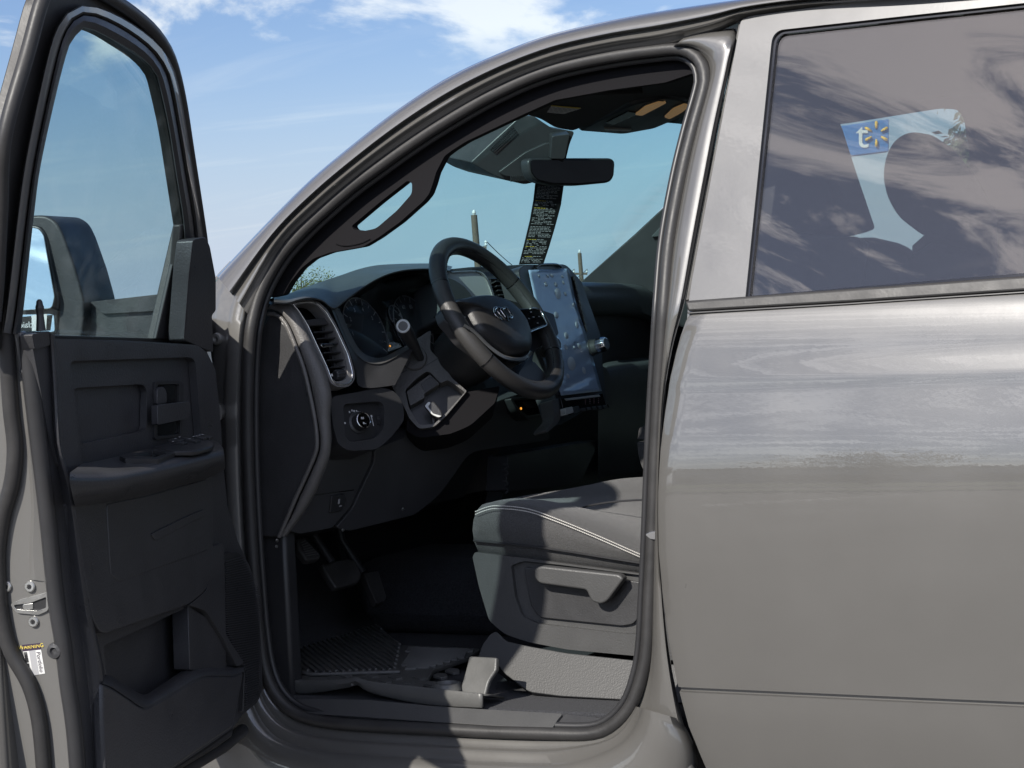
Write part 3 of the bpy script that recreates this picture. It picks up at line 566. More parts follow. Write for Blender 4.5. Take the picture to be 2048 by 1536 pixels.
q0, q1 = SE(46, 1297), SE(80, 1293); rx = (q1-q0).normalized(); ux = DE.cross(rx)
text('sticker_print', 'WARNING', (q0+q1)*.5 + DE*.001 + ux*.0015, rx, ux, .0088, YEL, FD)
a0, a1 = SE(76, 1302), SE(84, 1346); rx2 = (a1-a0).normalized(); text('sticker_print', 'Portfolio', (a0+a1)*.5 + DE*.001, rx2, DE.cross(rx2), .0092, PURPLE, FD)
plate('sticker_band', [(58, 1302), (70, 1300), (78, 1349), (66, 1351)], SE.up(.0009), .0003, GREYPR, FD, bevel=0)
mb = MB(); b0, b1 = SE(51, 1304), SE(60, 1350)
for i in range(22):
    if random.random() < .75: mb.quad(b0 + (b1-b0)*((i+.5)/22) + DE*.0009, (b1-b0).normalized(), DE.cross((b1-b0).normalized()), .0006 + .0005*random.random(), .0028)
mb.build('barcode', BLKS, FD)
# outer skin and bottom edge of the door
osk = [(S0+.02, .45), (S0+.02, 1.40), (.06, 1.40), (.04, .62), (.10, .55)]
vs, fs = solid_poly([HG + DE*s - DN*.040 + V((0, 0, z)) for s, z in [(S0-.002, .58), (S0+.0, 1.40), (-.02, 1.39), (-.02, .62)]], [HG + DE*s - DN*.06 + V((0, 0, z)) for s, z in [(S0, .58), (S0, 1.40), (-.02, 1.39), (-.02, .62)]])
mk('door_skin', vs, fs, PAINT, FD, bevel=.01, seg=3)
tube('bottom_seal', [HG + DE*s + DN*.045 + V((0, 0, z)) for s, z in ((.10, .665), (.2, .655), (.5, .65), (S0-.02, .65))], .012, RUB, FD)
plate('bottom_edge', [(470, 1452), (466, 1475), (430, 1500), (330, 1560), (240, 1620), (240, 1590), (342, 1536), (400, 1500)], SD(.06), .06, RUB, FD, bevel=.006)
# hinges
for z in (1.25, .85): tube('door_hinge', [V((-.33, .045, z)), V((-.32, .0, z)), HG + DE*.03 + V((0, 0, z))], .018, PAINTIN, T, seg=8)
# tow mirror outside the glass
SM = S(HG + DE*.20, DE, DN)
ho = [(40, 432, 6), (91, 430, 14), (113, 444, 12), (126, 470), (150, 538), (167, 600, 10), (168, 640), (160, 690, 8), (40, 690, 8)]
MR = plate('wing_mirror', rr(ho, 10), SM, .14, BLK, FD, bevel=.018, seg=4)
plate('mirror_bezel', rr([(34, 446, 10), (80, 452, 10), (92, 470), (118, 600, 8), (112, 668, 8), (34, 672, 8)], 8), SM.up(.006), .02, BLKS, FD, bevel=.005, seg=3)
SMF = S(SM(70, 540) + DE*.018, DE + V((0, 0, .08)), DN)
plate('mirror_face', rr([(36, 452), (77, 456, 10), (87, 470, 6), (109, 594, 6), (104, 617, 8), (36, 622)], 6), SMF, .003, MIRROR, FD, bevel=.001)
plate('spotter_mirror', rr([(36, 629, 4), (108, 627, 8), (110, 664, 6), (36, 668, 4)], 5), S(SM(70, 648) + DE*.010, DE + V((0, 0, .08)), DN), .003, MIRROR, FD, bevel=.001)
sa = SM.up(-.03)
plate('mirror_arm', rr([(160, 606, 4), (180, 604), (250, 596), (340, 586, 4), (340, 640), (340, 690), (158, 690)], 4), sa, .09, BLK, FD, bevel=.012, seg=4)
plate('mirror_arm_cover', rr([(180, 604, 4), (250, 596), (338, 586, 4), (328, 612, 6), (310, 622, 6), (205, 628, 8)], 6), sa.up(.01), .02, BLK, FD, bevel=.005, seg=3)
pm = SM.up(.020)
plate('painted_reflection', [(40, 634), (62, 632), (63, 662), (41, 664)], pm, .0006, TAGBLK, FD, bevel=0)  # a sticker's reflection, laid on the glass as patches and mirrored print
plate('painted_reflection', [(63, 631), (94, 628), (92, 660), (64, 662)], pm, .0006, LABELW, FD, bevel=0)
text('reflection_print', 'claief', pm(51, 650) + DE*.0008, -pm.r, pm.u, .016, WHITE, FD)
mb = MB()
for x in (86, 90, 94): mb.quad(pm(x, 605), pm.r, pm.u, .0010, .006)
mb.quad(pm(90, 601), pm.r, pm.u, .008, .0008); mb.quad(pm(90, 610), pm.r, pm.u, .006, .0008); mb.quad(pm(52, 606), pm.r, pm.u, .003, .004); mb.quad(pm(48, 617), pm.r, pm.u, .006, .001)
mb.build('mirror_icon', BLKS, FD)
# hinge side edge of the door, closing it between skin and trim
he = spl([(421, 636), (421, 700), (427, 742), (435, 830), (442, 936), (449, 1012), (468, 1083), (496, 1140), (510, 1225), (516, 1326), (516, 1376)], 40)
loft('hinge_edge', [[SD(o_)(*q) for q in he] for o_ in (-.055, -.02, .02, .062)], RUB, FD)

# ------------------------------------------------------------------ dashboard
FP = S((-.184, .20, 1.365), (.92, -.30, .25))               # fascia at the vent
KP = S((-.150, .25, 1.216), (.90, -.32, .28))               # fascia at the light switch
core = [(-.62, 1.40), (-.30, 1.455), (-.262, 1.44), (-.275, 1.32), (-.215, 1.26), (-.20, 1.20), (-.235, 1.08), (-.28, 1.00), (-.40, .965), (-.66, .95)]
DB = loft('dashboard', [[V((x, y, z)) for x, z in core] for y in (.17, .5, .9)], BLKS, T, cu=True, caps=True, angle=30)
loft('dashboard_core', [[V((x + dx, y, z)) for x, z in core] for y, dx in ((.9, -.02), (1.2, -.04), (1.86, -.10))], BLKS, DB, cu=True, caps=True, angle=30)
# end cap and grained band
ec = [(540, 628), (557, 634), (572, 652), (586, 685), (605, 736), (618, 790), (628, 840), (632, 880), (629, 905), (608, 954), (592, 990), (574, 1030), (556, 1074), (520, 1074), (514, 1000), (510, 860), (514, 713), (522, 660)]
plate('dash_end_cap', rr(ec, 4), SY(.110), .06, BLK, DB, bevel=.004, seg=3)
tube('end_cap_bead', [SY(.1085)(*p) for p in spl([(536, 628), (550, 629), (562, 636), (574, 652), (588, 685), (607, 736), (620, 790), (630, 842), (634, 880), (631, 906), (610, 956), (594, 990), (576, 1032), (558, 1074)], 50)], .0042, BAND, DB, seg=8)
bl = spl([(532, 618), (552, 622), (566, 633), (579, 652), (593, 685), (612, 736), (625, 790), (635, 842), (640, 880), (637, 908), (616, 958), (600, 992), (582, 1034), (560, 1074)], 44)
br_ = spl([(552, 602), (575, 604), (590, 618), (604, 642), (626, 690), (646, 734), (656, 766), (662, 792), (660, 830), (662, 880), (658, 915), (640, 962), (628, 990), (604, 1030), (574, 1072)], 44)
loft('dash_band', [[SY(.130)(*p) for p in bl], [SY(.111)(*lerp(bl[i], br_[i], .06)) for i in range(44)], [SY(.111)(*lerp(bl[i], br_[i], .3)) for i in range(44)], [SY(.114)(*lerp(bl[i], br_[i], .65)) for i in range(44)], [SY(.124)(*lerp(bl[i], br_[i], .95)) for i in range(44)], [SY(.150)(*lerp(bl[i], br_[i], 1.04)) for i in range(44)]], BAND, DB, angle=60)
# vent
VENTG = mat('vent_grey_trim', (.30, .29, .285), .42, metal=.3, bump=.1, bscale=500)
vo = [(577, 606, 8), (596, 601), (616, 599), (636, 602), (655, 620), (675, 654), (700, 708), (709, 742), (710, 760, 8), (698, 774, 10), (674, 774, 8), (661, 766, 6), (650, 736), (631, 695), (611, 652), (592, 622)]
vi = [(591, 610, 5), (617, 606, 5), (634, 610, 6), (649, 626), (667, 652), (691, 714), (696, 745), (691, 760, 6), (672, 764, 5), (661, 754), (641, 708), (607, 637)]
VO, VI = rr(vo, 6), rr(vi, 6)
AV = plate('air_vent', VO, FP.up(.004), .03, VENTG, T, bevel=.003, seg=3, holes=[VI])
ve = [(p[0] + (q[0]-p[0])*.36, p[1] + (q[1]-p[1])*.36) for p, q in zip(spl(VO, 80, True), spl(VO, 80, True))]
def shrink(pts, d):
    P = spl(pts, 90, True); out = []
    for i in range(90):
        a = P[i-1]; b = P[(i+1) % 90]; t = V((b[0]-a[0], b[1]-a[1], 0)).normalized(); out.append((P[i][0] - t.y*d, P[i][1] + t.x*d))
    return out
tube('vent_trim', [FP.up(.0045)(*p) for p in shrink(VO, 4.5)], .0018, CHROME, AV, closed=True, seg=8)
plate('vent_back', VI, FP.up(-.045), .004, GLOSS, AV, bevel=0)
loft('vent_duct', [[FP.up(.0)(*p) for p in VI], [FP.up(-.046)(*p) for p in VI]], BLKS, AV, cu=True)
def lx(y): return 607 + (y-637)*.478 + 1
def rx_(y): return 649 + (y-626)*.478 - 1
plate('vent_bar', [(lx(642), 640), (rx_(636), 634), (rx_(650), 649), (lx(653), 652)], FP.up(-.004), .014, BLK, AV, bevel=.002)
for y in (667, 680, 691, 708, 723, 737):
    A, B_ = FP.up(-.012)(lx(y), y), FP.up(-.012)(rx_(y)-1, y-2); ax = (B_-A).normalized(); L = (B_-A).length
    m_ = MB(); m_.box((A+B_)*.5, ax, FP.n, ax.cross(FP.n), L/2, .010, .0013); m_.build('vent_slat', BLKS, AV, bevel=.0006)
for x, y in ((645, 662), (650, 674), (660, 702), (664, 717), (668, 731)):
    m_ = MB(); m_.box(FP.up(-.026)(x, y), FP.r, FP.n, FP.u, .0035, .004, .007); m_.build('vent_vane', BLK, AV)
plate('vent_tab', rr([(641, 688, 4), (668, 685, 4), (672, 692, 4), (645, 695, 4)], 3), FP.up(-.0005), .010, CHROME, AV, bevel=.002)
plate('vent_tab_insert', rr([(649, 688), (665, 687), (667, 691), (651, 692)], 2), FP.up(.0003), .002, BLKS, AV, bevel=0)
c = FP.up(-.008)(678, 750); lathe('thumb_wheel', c - FP.r*.011, FP.r, [(0, .009), (.002, .011), (.020, .011), (.022, .009)], BLK, AV, seg=40, ridges=20, rdep=.12)
for x, y in ((664, 750), (691, 749)): m_ = MB(); m_.quad(FP.up(.0)(x, y), FP.r, FP.u, .002, .0026); m_.build('vent_icon', WHITE, AV)
# switch pod
po = [(661, 800, 10), (669, 792, 6), (716, 784), (762, 774), (790, 782, 16), (806, 806, 14), (809, 840), (786, 870), (768, 888), (751, 899, 8), (697, 902, 14), (676, 888, 10), (666, 850)]
pi_ = [(687, 808, 8), (760, 802, 10), (769, 812, 6), (768, 856, 8), (752, 876, 10), (700, 884, 8), (688, 870, 6)]
PO = plate('switch_pod', rr(po, 10), KP.up(.012), .07, BLK, T, bevel=.010, seg=4, holes=[rr(pi_, 8)])
plate('switch_face', rr(pi_, 8), KP.up(-.002), .01, BLKS, PO, bevel=.001)
kc = KP.up(-.002)(716, 846); ka = (KP.n + V((0, -.15, 0))).normalized()
lathe('headlight_knob', kc, ka, [(0, .022), (.004, .022), (.006, .0175), (.020, .0165), (.0225, .0155)], BLKS, PO, seg=36, ridges=0)
lathe('knob_ring', kc + ka*.0222, ka, [(0, .0156), (.0012, .0156), (.0016, .0145), (.0006, .0142)], CHROME, PO, seg=36)
lathe('knob_cap', kc + ka*.0222, ka, [(0, .0140), (.0006, .0140)], GLOSS, PO, seg=30)
m_ = MB(); kr, ku = KP.r, KP.u
for x, y, a, b in ((-.004, .004, .0016, .0022), (.0, .004, .0010, .0022), (-.002, -.006, .0016, .002), (.002, -.0075, .002, .0006)): m_.quad(kc + ka*.0236 + kr*x + ku*y, kr, ku, a, b)
for x, y in ((699, 824), (704, 821), (708, 822), (713, 822), (716, 824), (720, 825), (724, 828), (690, 846)): m_.quad(KP.up(-.0012)(x, y), kr, ku, .0016, .0018)
m_.quad(KP.up(-.0012)(745, 842), kr, ku, .0009, .010); m_.quad(KP.up(-.0012)(743, 832), kr, ku, .002, .002)
m_.build('switch_print', WHITE, PO)
c = KP.up(-.006)(752, 842); lathe('dimmer_wheel', c - kr*.003, kr, [(0, .010), (.001, .0115), (.007, .0115), (.008, .010)], BLKS, PO, seg=36, ridges=18, rdep=.1)
# lower knee panels
LP = S((-.20, .30, 1.10), (.93, -.1, -.20))
plate('knee_panel', rr([(664, 905, 6), (700, 906), (745, 900), (742, 925), (715, 981), (700, 1015), (664, 1056, 6), (600, 1068), (580, 1062), (606, 1030), (630, 988), (655, 930)], 6), LP, .03, KNEE, DB, bevel=.003)
plate('knee_panel', rr([(750, 898), (806, 876), (820, 862), (900, 850), (1000, 800), (1090, 770), (1100, 880), (1000, 895), (940, 905, 20), (880, 990, 20), (830, 1030, 10), (700, 1062), (672, 1056), (706, 1015), (722, 981), (748, 926)], 8), LP.up(-.006), .03, KNEE, DB, bevel=.004)
plate('release_switch', rr([(664, 992), (690, 987), (694, 1000), (684, 1022), (660, 1026)], 3), LP.up(.004), .01, BLKS, DB, bevel=.002)
m_ = MB(); m_.quad(LP.up(.0048)(678, 1003), LP.r, LP.u, .003, .005); m_.quad(LP.up(.0048)(681, 1012), LP.r, LP.u, .004, .0012); m_.build('release_print', GREYPR, DB)
plate('fuse_lid_seam', [(624, 990), (708, 979), (708, 981), (624, 992)], LP.up(.0008), .001, GLOSS, DB, bevel=0)
for x, y in ((802, 1018), (682, 1060), (550, 1081), (549, 1093)): lathe('screw_head', LP(x, y) + V((.004, 0, 0)), LP.n, [(0, .0035), (.002, .003)], METAL, DB, seg=10)
# cluster
CP = S((-.240, .5, 1.395), (.95, -.02, .30))
clo = [(672, 616, 4), (700, 594), (751, 560, 10), (797, 543, 10), (850, 538), (930, 545), (960, 600), (900, 690), (862, 662), (791, 706, 10), (762, 718, 10), (737, 715, 8), (716, 698, 6), (696, 660), (685, 630)]
CL = plate('instrument_cluster', rr(clo, 6), CP, .03, GLOSS, T, bevel=0)
cb1 = spl([(668, 614), (676, 632), (688, 662), (709, 702), (733, 723), (764, 726), (800, 708), (830, 690)], 30)
cb2 = spl([(676, 616), (685, 630), (697, 659), (717, 696), (738, 712), (762, 715), (792, 702), (822, 684)], 30)
loft('cluster_bezel', [[FP.up(-.03)(*p) for p in cb1], [FP.up(-.012)(*p) for p in off_path(cb1, 1)], [CP.up(.03)(*p) for p in cb2], [CP.up(.004)(*p) for p in off_path(cb2, 2)]], SHROUD, CL, angle=60)
loft('cluster_surround', [[FP.up(-.003)(*p) for p in spl([(660, 612), (676, 650), (700, 705), (712, 745), (716, 770), (740, 776), (790, 770)], 30)], [FP.up(-.016)(*p) for p in cb1]], BLK, CL)
gr, gu = CP.r, CP.u
def gauge(px, py, rad, a0, a1, n, nums, sz):
    c = CP.up(.0015)(px, py)
    lathe('gauge_face', c, CP.n, [(0, rad), (.001, rad), (.0012, rad*.985)], BLKS, CL, seg=48)
    pts = [c + CP.n*.0016 + (gr*math.cos(R(a0+(a1-a0)*i/30)) + gu*math.sin(R(a0+(a1-a0)*i/30)))*rad*.98 for i in range(31)]
    tube('gauge_ring', pts, .0012, SILV, CL, seg=6)
    m_ = MB()
    for i in range(n):
        a = R(a0+(a1-a0)*i/(n-1)); d = gr*math.cos(a) + gu*math.sin(a); m_.quad(c + CP.n*.0018 + d*rad*.88, d, CP.n.cross(d), rad*.05 if i % 2 else rad*.08, .0007)
    m_.build('gauge_ticks', WHITE, CL)
    for i, s in nums:
        a = R(a0+(a1-a0)*i/(n-1)); d = gr*math.cos(a) + gu*math.sin(a); text('gauge_number', s, c + CP.n*.0018 + d*rad*.66, gr, gu, sz, WHITE, CL)
gauge(730, 664, .075, 220, -40, 15, [(2, '1'), (4, '2'), (6, '3'), (8, '4'), (10, '5')], .012)
gauge(826, 655, .072, 215, -35, 15, [(0, '0'), (2, '20'), (4, '40'), (6, '60'), (8, '80'), (10, '100'), (12, '120'), (14, '140')], .0125)
gauge(790, 632, .024, 215, -35, 7, [(0, 'C'), (6, 'H')], .009)
plate('cluster_display', rr([(745, 668), (780, 662), (792, 690), (758, 702)], 3), CP.up(.002), .002, DISPLAY, CL, bevel=0)
text('cluster_text', '7 mi', CP.up(.0028)(763, 683), gr, gu, .008, GREYPR, CL)
lathe('warning_lamp', CP.up(.003)(780, 692), CP.n, [(0, .0022), (.0006, .0022)], ORANGE, CL, seg=10)
plate('cluster_lens', rr([(682, 628, 4), (712, 600), (760, 566), (800, 550), (850, 546), (900, 560), (880, 650), (862, 664), (791, 702, 10), (762, 714, 10), (738, 711, 8), (718, 695, 6), (698, 660)], 6), S((-.222, .5, 1.395), (.88, -.05, .46)), .001, LENS, CL, bevel=0)
# hood and top pad
r0 = spl([(548, 604), (575, 605), (600, 598), (622, 595), (644, 600), (660, 612), (672, 615), (700, 593), (751, 559), (797, 542), (850, 537), (900, 541)], 60)
r1 = spl([(548, 594), (575, 588), (600, 578), (640, 564), (680, 551), (715, 539), (750, 531), (790, 528), (830, 527), (860, 527), (885, 529), (905, 533)], 60)
xs0 = [-.178 - .02*min(1, i/30) for i in range(60)]
hoodr = [[SX(xs0[i]-.05)(r0[i][0], r0[i][1]+1) for i in range(60)], [SX(xs0[i])(r0[i][0], r0[i][1]+3) for i in range(60)], [SX(xs0[i]+.002)(*r0[i]) for i in range(60)], [SX(xs0[i]-.006)(*lerp(r0[i], r1[i], .15)) for i in range(60)], [SX(xs0[i]-.06)(*lerp(r0[i], r1[i], .6)) for i in range(60)], [SX(xs0[i]-.12)(*r1[i]) for i in range(60)]]
hoodr.append([p + V((-.10, 0, -.035)) for p in hoodr[-1]]); hoodr.append([p + V((-.2, 0, -.09)) for p in hoodr[-2]])
loft('cluster_hood', hoodr, DASHTOP, DB, angle=50)
# middle of the dash behind the wheel
MP = S((-.20, .84, 1.47), (.93, -.1, .35))
plate('dash_top_pad', rr([(880, 540), (940, 534), (988, 532), (1045, 529), (1110, 530), (1130, 540), (1130, 600), (880, 600)], 4), MP.up(-.05), .30, DASHTOP, DB, bevel=.01, dvec=V((-.30, 0, -.10)))
plate('speaker_slot', [(945, 537), (978, 534), (980, 537), (947, 540)], MP.up(-.045), .002, BLKS, DB, bevel=0)
plate('vent_surround', rr([(894, 544, 3), (955, 541, 10), (968, 546, 8), (978, 560, 6), (994, 604, 3), (940, 606, 3), (896, 600, 3)], 4), MP.up(-.012), .03, SATIN, DB, bevel=.003, seg=3)
plate('hood_end', rr([(876, 552, 12), (905, 556, 16), (932, 574, 14), (950, 600, 8), (950, 640), (880, 640)], 10), MP.up(.03), .10, DASHTOP, DB, bevel=.012, seg=4)
tube('vent_surround_edge', [MP.up(-.0105)(*p) for p in spl([(902, 545), (950, 543), (966, 550), (975, 564), (990, 606)], 20)], .002, SILV, DB, seg=6)
cv = plate('centre_vent', rr([(980, 556, 3), (1038, 556, 3), (1052, 612, 3), (994, 612, 3)], 3), MP.up(-.025), .02, GLOSS, DB, bevel=.002)
for y in (565, 574, 583, 592, 601):
    A, B_ = MP.up(-.018)(984 + (y-556)*.25, y), MP.up(-.018)(1040 + (y-556)*.25, y-1); ax = (B_-A).normalized(); m_ = MB(); m_.box((A+B_)*.5, ax, MP.n, ax.cross(MP.n), (B_-A).length/2, .008, .0012); m_.build('vent_slat', BLKS, DB)
plate('stack_trim', rr([(1010, 608), (1030, 578, 6), (1044, 584, 4), (1026, 618)], 3), MP.up(.01), .02, SATIN, DB, bevel=.004, seg=3)
# screen unit
SP_ = S((-.085, 1.0, 1.499), (.9755, 0, .2195))
HS = plate('touch_screen', rr([(1036, 540, 8), (1050, 529, 6), (1132, 528, 10), (1146, 543, 8), (1163, 562, 6), (1201, 668, 10), (1206, 730), (1214, 812, 3), (1124, 830, 3), (1080, 700)], 5), SP_, .05, BLKS, T, bevel=.005, seg=3)
plate('screen_glass', rr([(1060, 548, 4), (1136, 545, 4), (1176, 690), (1192, 782, 4), (1118, 792, 4)], 4), SP_.up(.003), .006, DISPLAY, HS, bevel=.001)
tube('unit_grip', [SP_.up(.004)(*p) for p in spl([(1072, 536), (1080, 530), (1112, 529), (1122, 534)], 12)], .003, GLOSS, HS, seg=8)
for side, q in (('r', [(1146, 553), (1151, 552), (1180, 658), (1172, 664)]),):
    plate('slot_frame', rr(q, 3), SP_.up(.004), .006, GLOSS, HS, bevel=.001)
    for i in range(9):
        t = (i+.5)/9; A = SP_.up(.0048)(*lerp(q[0], q[3], t)); B_ = SP_.up(.0048)(*lerp(q[1], q[2], t)); ax = (B_-A).normalized()
        m_ = MB(); m_.box((A+B_)*.5, ax, SP_.n, ax.cross(SP_.n), (B_-A).length*.42, .002, .0085); m_.build('side_button', BLK, HS, bevel=.0008)
for x, y, rad in ((1182, 696, .017), (1084, 697, .018)):
    c = SP_.up(.004)(x, y); ax = (SP_.n + V((0, -.02, 0))).normalized()
    kb = lathe('volume_knob', c, ax, [(0, rad*1.15), (.004, rad*1.15), (.006, rad), (.018, rad), (.0185, rad*.93)], BLK, HS, seg=36)
    lathe('knob_grip', c + ax*.0183, ax, [(0, rad*.93), (.001, rad*1.0), (.018, rad*.98), (.022, rad*.86), (.022, rad*.6)], CHROME, HS, seg=40, ridges=20, rdep=.05)
    lathe('knob_cap', c + ax*.0402, ax, [(0, rad*.78), (.0008, rad*.74)], BLK, HS, seg=28)
plate('climate_panel', rr([(1122, 796), (1205, 786), (1213, 812, 2), (1128, 826, 2)], 2), SP_.up(.004), .03, GLOSS, HS, bevel=.001)
plate('climate_strip', [(1130, 797), (1198, 789), (1202, 793), (1134, 801)], SP_.up(.006), .003, SATIN, HS, bevel=.001)
m_ = MB()
for x in (1171, 1180, 1188, 1197):
    for k in range(3): m_.quad(SP_.up(.0048)(x, 808-k*4 - (x-1171)*.12), SP_.r, SP_.u, .0022, .0014)
m_.build('climate_print', mat('reddish_print', (.35, .20, .20), .6), HS)
for i, (x0, x1) in enumerate(((1130, 1145), (1146, 1158))):
    plate('rocker_switch', rr([(x0, 816 - i*2, 2), (x1, 813-i*2, 2), (x1+3, 825-i*2, 2), (x0+2, 830-i*2, 2)], 2), SP_.up(.018), .016, SATIN if i == 0 else BLK, HS, bevel=.0025)
for i in range(5):
    x = 1162 + i*11; plate('rocker_switch', rr([(x, 816-i*1.4, 2), (x+10, 815-i*1.4, 2), (x+12, 821-i*1.4, 2), (x+2, 823-i*1.4, 2)], 2), SP_.up(.020), .016, BLK, HS, bevel=.002)
    plate('switch_tip', [(x+8, 815-i*1.4), (x+10, 814-i*1.4), (x+13, 820-i*1.4), (x+11, 821-i*1.4)], SP_.up(.0208), .002, CHROME, HS, bevel=0)
plate('stack_edge', rr([(1104, 800, 3), (1116, 797, 3), (1122, 830, 6), (1118, 845, 8), (1094, 866, 3), (1090, 860, 3), (1110, 838, 8)], 3), SP_.up(.006), .03, SHROUD, HS, bevel=.004, seg=3)
# drive mode pod right of the column
DP = S((-.10, .86, 1.19), (.95, -.1, .1))
plate('mode_pod', rr([(1020, 796, 6), (1098, 792, 4), (1100, 832, 6), (1056, 840, 8), (1034, 822, 6)], 5), DP, .04, BLKS, T, bevel=.004, holes=[rr([(1027, 800), (1092, 798), (1094, 826, 6), (1056, 832, 6), (1038, 818)], 4)])
plate('mode_face', rr([(1027, 800), (1092, 798), (1094, 826), (1056, 832), (1038, 818)], 4), DP.up(-.01), .01, GLOSS, T, bevel=0)
plate('mode_button', rr([(1049, 803, 3), (1088, 802, 3), (1080, 814, 4), (1058, 816, 4)], 3), DP.up(-.004), .008, BLK, T, bevel=.002)
lathe('mode_lamp', DP.up(-.009)(1042, 817), DP.n, [(0, .0028), (.0008, .0026)], ORANGE, T, seg=10)
# passenger side of the dash
pt = [(1150, 566), (1166, 566), (1200, 567), (1239, 568), (1280, 572), (1305, 583), (1330, 600)]
pads = []
for o_, dy in ((-.10, -2), (-.02, 0), (.0, 8), (.004, 30), (.0, 52), (-.02, 62), (-.06, 64)):
    pads.append([PL(x, y + dy*(1 if x > 1180 else 1), (-.13 + o_, 0, 0), V((1, .0, 0))) for x, y in spl(pt, 24)])
loft('passenger_pad', pads, DASHTOP, DB, angle=60)
shp = spl([(1196, 742), (1212, 733), (1240, 728), (1270, 724), (1300, 720), (1330, 716)], 20)
loft('glovebox_shelf', [[SX(-.17)(x, y-8) for x, y in shp], [SX(-.09)(x, y) for x, y in shp], [SX(-.08)(x, y+10) for x, y in shp], [SX(-.082)(x, y+45) for x, y in shp], [SX(-.10)(x, y+130) for x, y in shp], [SX(-.16)(x, y+220) for x, y in shp]], DASHTOP, DB, angle=60)
plate('stack_side', rr([(1200, 730, 4), (1214, 736, 10), (1222, 760), (1224, 812), (1214, 812)], 4), SX(-.07), .05, DASHTOP, DB, bevel=.006, seg=3)
plate('passenger_recess', [(1176, 600), (1360, 600), (1360, 760), (1200, 760)], SX(-.175), .04, KNEE, DB, bevel=0)
plate('passenger_footwell', [(1210, 800), (1360, 740), (1360, 1010), (1000, 1010), (1040, 860), (1120, 850)], SX(-.21), .04, KNEE, DB, bevel=0)
# ------------------------------------------------------------------ steering column and wheel
SC = S(PL(840, 770, (0, .475, 0), V((0, 1, 0))), (.50, -.80, .32))
so_ = [(813, 690, 6), (862, 660, 6), (860, 700), (878, 718), (904, 756), (934, 782, 4), (892, 832, 4), (868, 854, 8), (838, 858, 8), (818, 836, 6), (814, 826), (803, 803), (786, 777), (778, 752, 6), (789, 716, 6)]
hole_s = rr([(810, 780, 6), (833, 757, 4), (852, 743, 6), (860, 744, 4), (881, 766, 3), (896, 760, 4), (904, 765, 4), (930, 784, 3), (889, 829, 4), (868, 848, 5), (838, 850, 6), (818, 815, 4)], 4)
CS = plate('steering_column', rr(so_, 6), SC, .13, SHROUD, T, bevel=.008, seg=4, holes=[hole_s])
plate('column_underside', rr([(816, 828), (838, 852), (868, 852), (934, 784), (1000, 772), (990, 806), (940, 852, 14), (900, 868), (838, 876, 10), (812, 862, 8)], 5), SC.up(-.012), .11, TRIMB, CS, bevel=.006)  # shade below the column put into a near-black material
plate('column_pocket', hole_s, SC.up(-.035), .004, BLKS, CS, bevel=0)
plate('column_block', rr([(813, 783, 3), (836, 766, 4), (860, 748, 4), (880, 768, 4), (848, 788, 3), (850, 795, 4), (820, 812, 3)], 3), SC.up(-.008), .03, SHROUD, CS, bevel=.004, seg=3)
plate('block_face', rr([(841, 768), (862, 752), (877, 768), (851, 786)], 2), SC.up(-.0070), .004, BLK, CS, bevel=.001)
plate('tilt_lever', rr([(848, 812, 4), (857, 802, 4), (869, 803, 4), (883, 821, 4), (886, 832, 4), (877, 836, 4), (864, 830, 5)], 4), SC.up(.012), .012, BLK, CS, bevel=.003, seg=3)
plate('lever_rim', rr([(849, 812, 4), (857, 803, 4), (862, 805, 3), (856, 813), (866, 827), (884, 832, 3), (877, 835, 4), (864, 829, 5)], 3), SC.up(.0135), .003, SATIN, CS, bevel=.001)
plate('lever_stem', [(862, 826), (869, 832), (872, 850), (864, 850)], SC.up(-.01), .012, SHROUD, CS, bevel=.003)
kcx = SC.up(.001)(828, 716)
lathe('stalk_boss', kcx - SC.n*.004, SC.n, [(0, .027), (.006, .027), (.0085, .0245), (.0085, .013), (.006, .012), (.006, .001)], SHROUD, CS, seg=36)
for q in ([(814, 739), (780, 757), (780, 759), (815, 741)], [(850, 731), (876, 716), (876, 718), (850, 733)], [(820, 722), (810, 738), (811, 739), (821, 723)]): plate('shroud_seam', q, SC.up(.0006 if q[0][0] != 820 else .0092), .001, BLKS, CS, bevel=0)
e0 = SC.up(.01)(840, 714); e1 = PL(806, 652, (0, .355, 0), V((0, 1, 0))); dS = (e1-e0).normalized(); Ls = (e1-e0).length
ST = lathe('indicator_stalk', e0 - dS*.01, dS, [(0, .007), (.015, .008), (Ls*.45, .0115), (Ls*.8, .0140), (Ls-.002, .0142), (Ls+.002, .0135)], BLKS, T, seg=24)
dF = (dS*.4 + (CAM-e1).normalized()*.6).normalized()
lathe('stalk_button', e1 - dF*.001, dF, [(-.004, .0136), (.001, .0136), (.0015, .0122), (.0008, .0112)], SATIN, ST, seg=30)
lathe('stalk_cap', e1 + dF*.0004, dF, [(0, .0096), (.0010, .0092), (.0012, .002)], SHROUD, ST, seg=30)
# wiper side stalk hints on the far side of the column

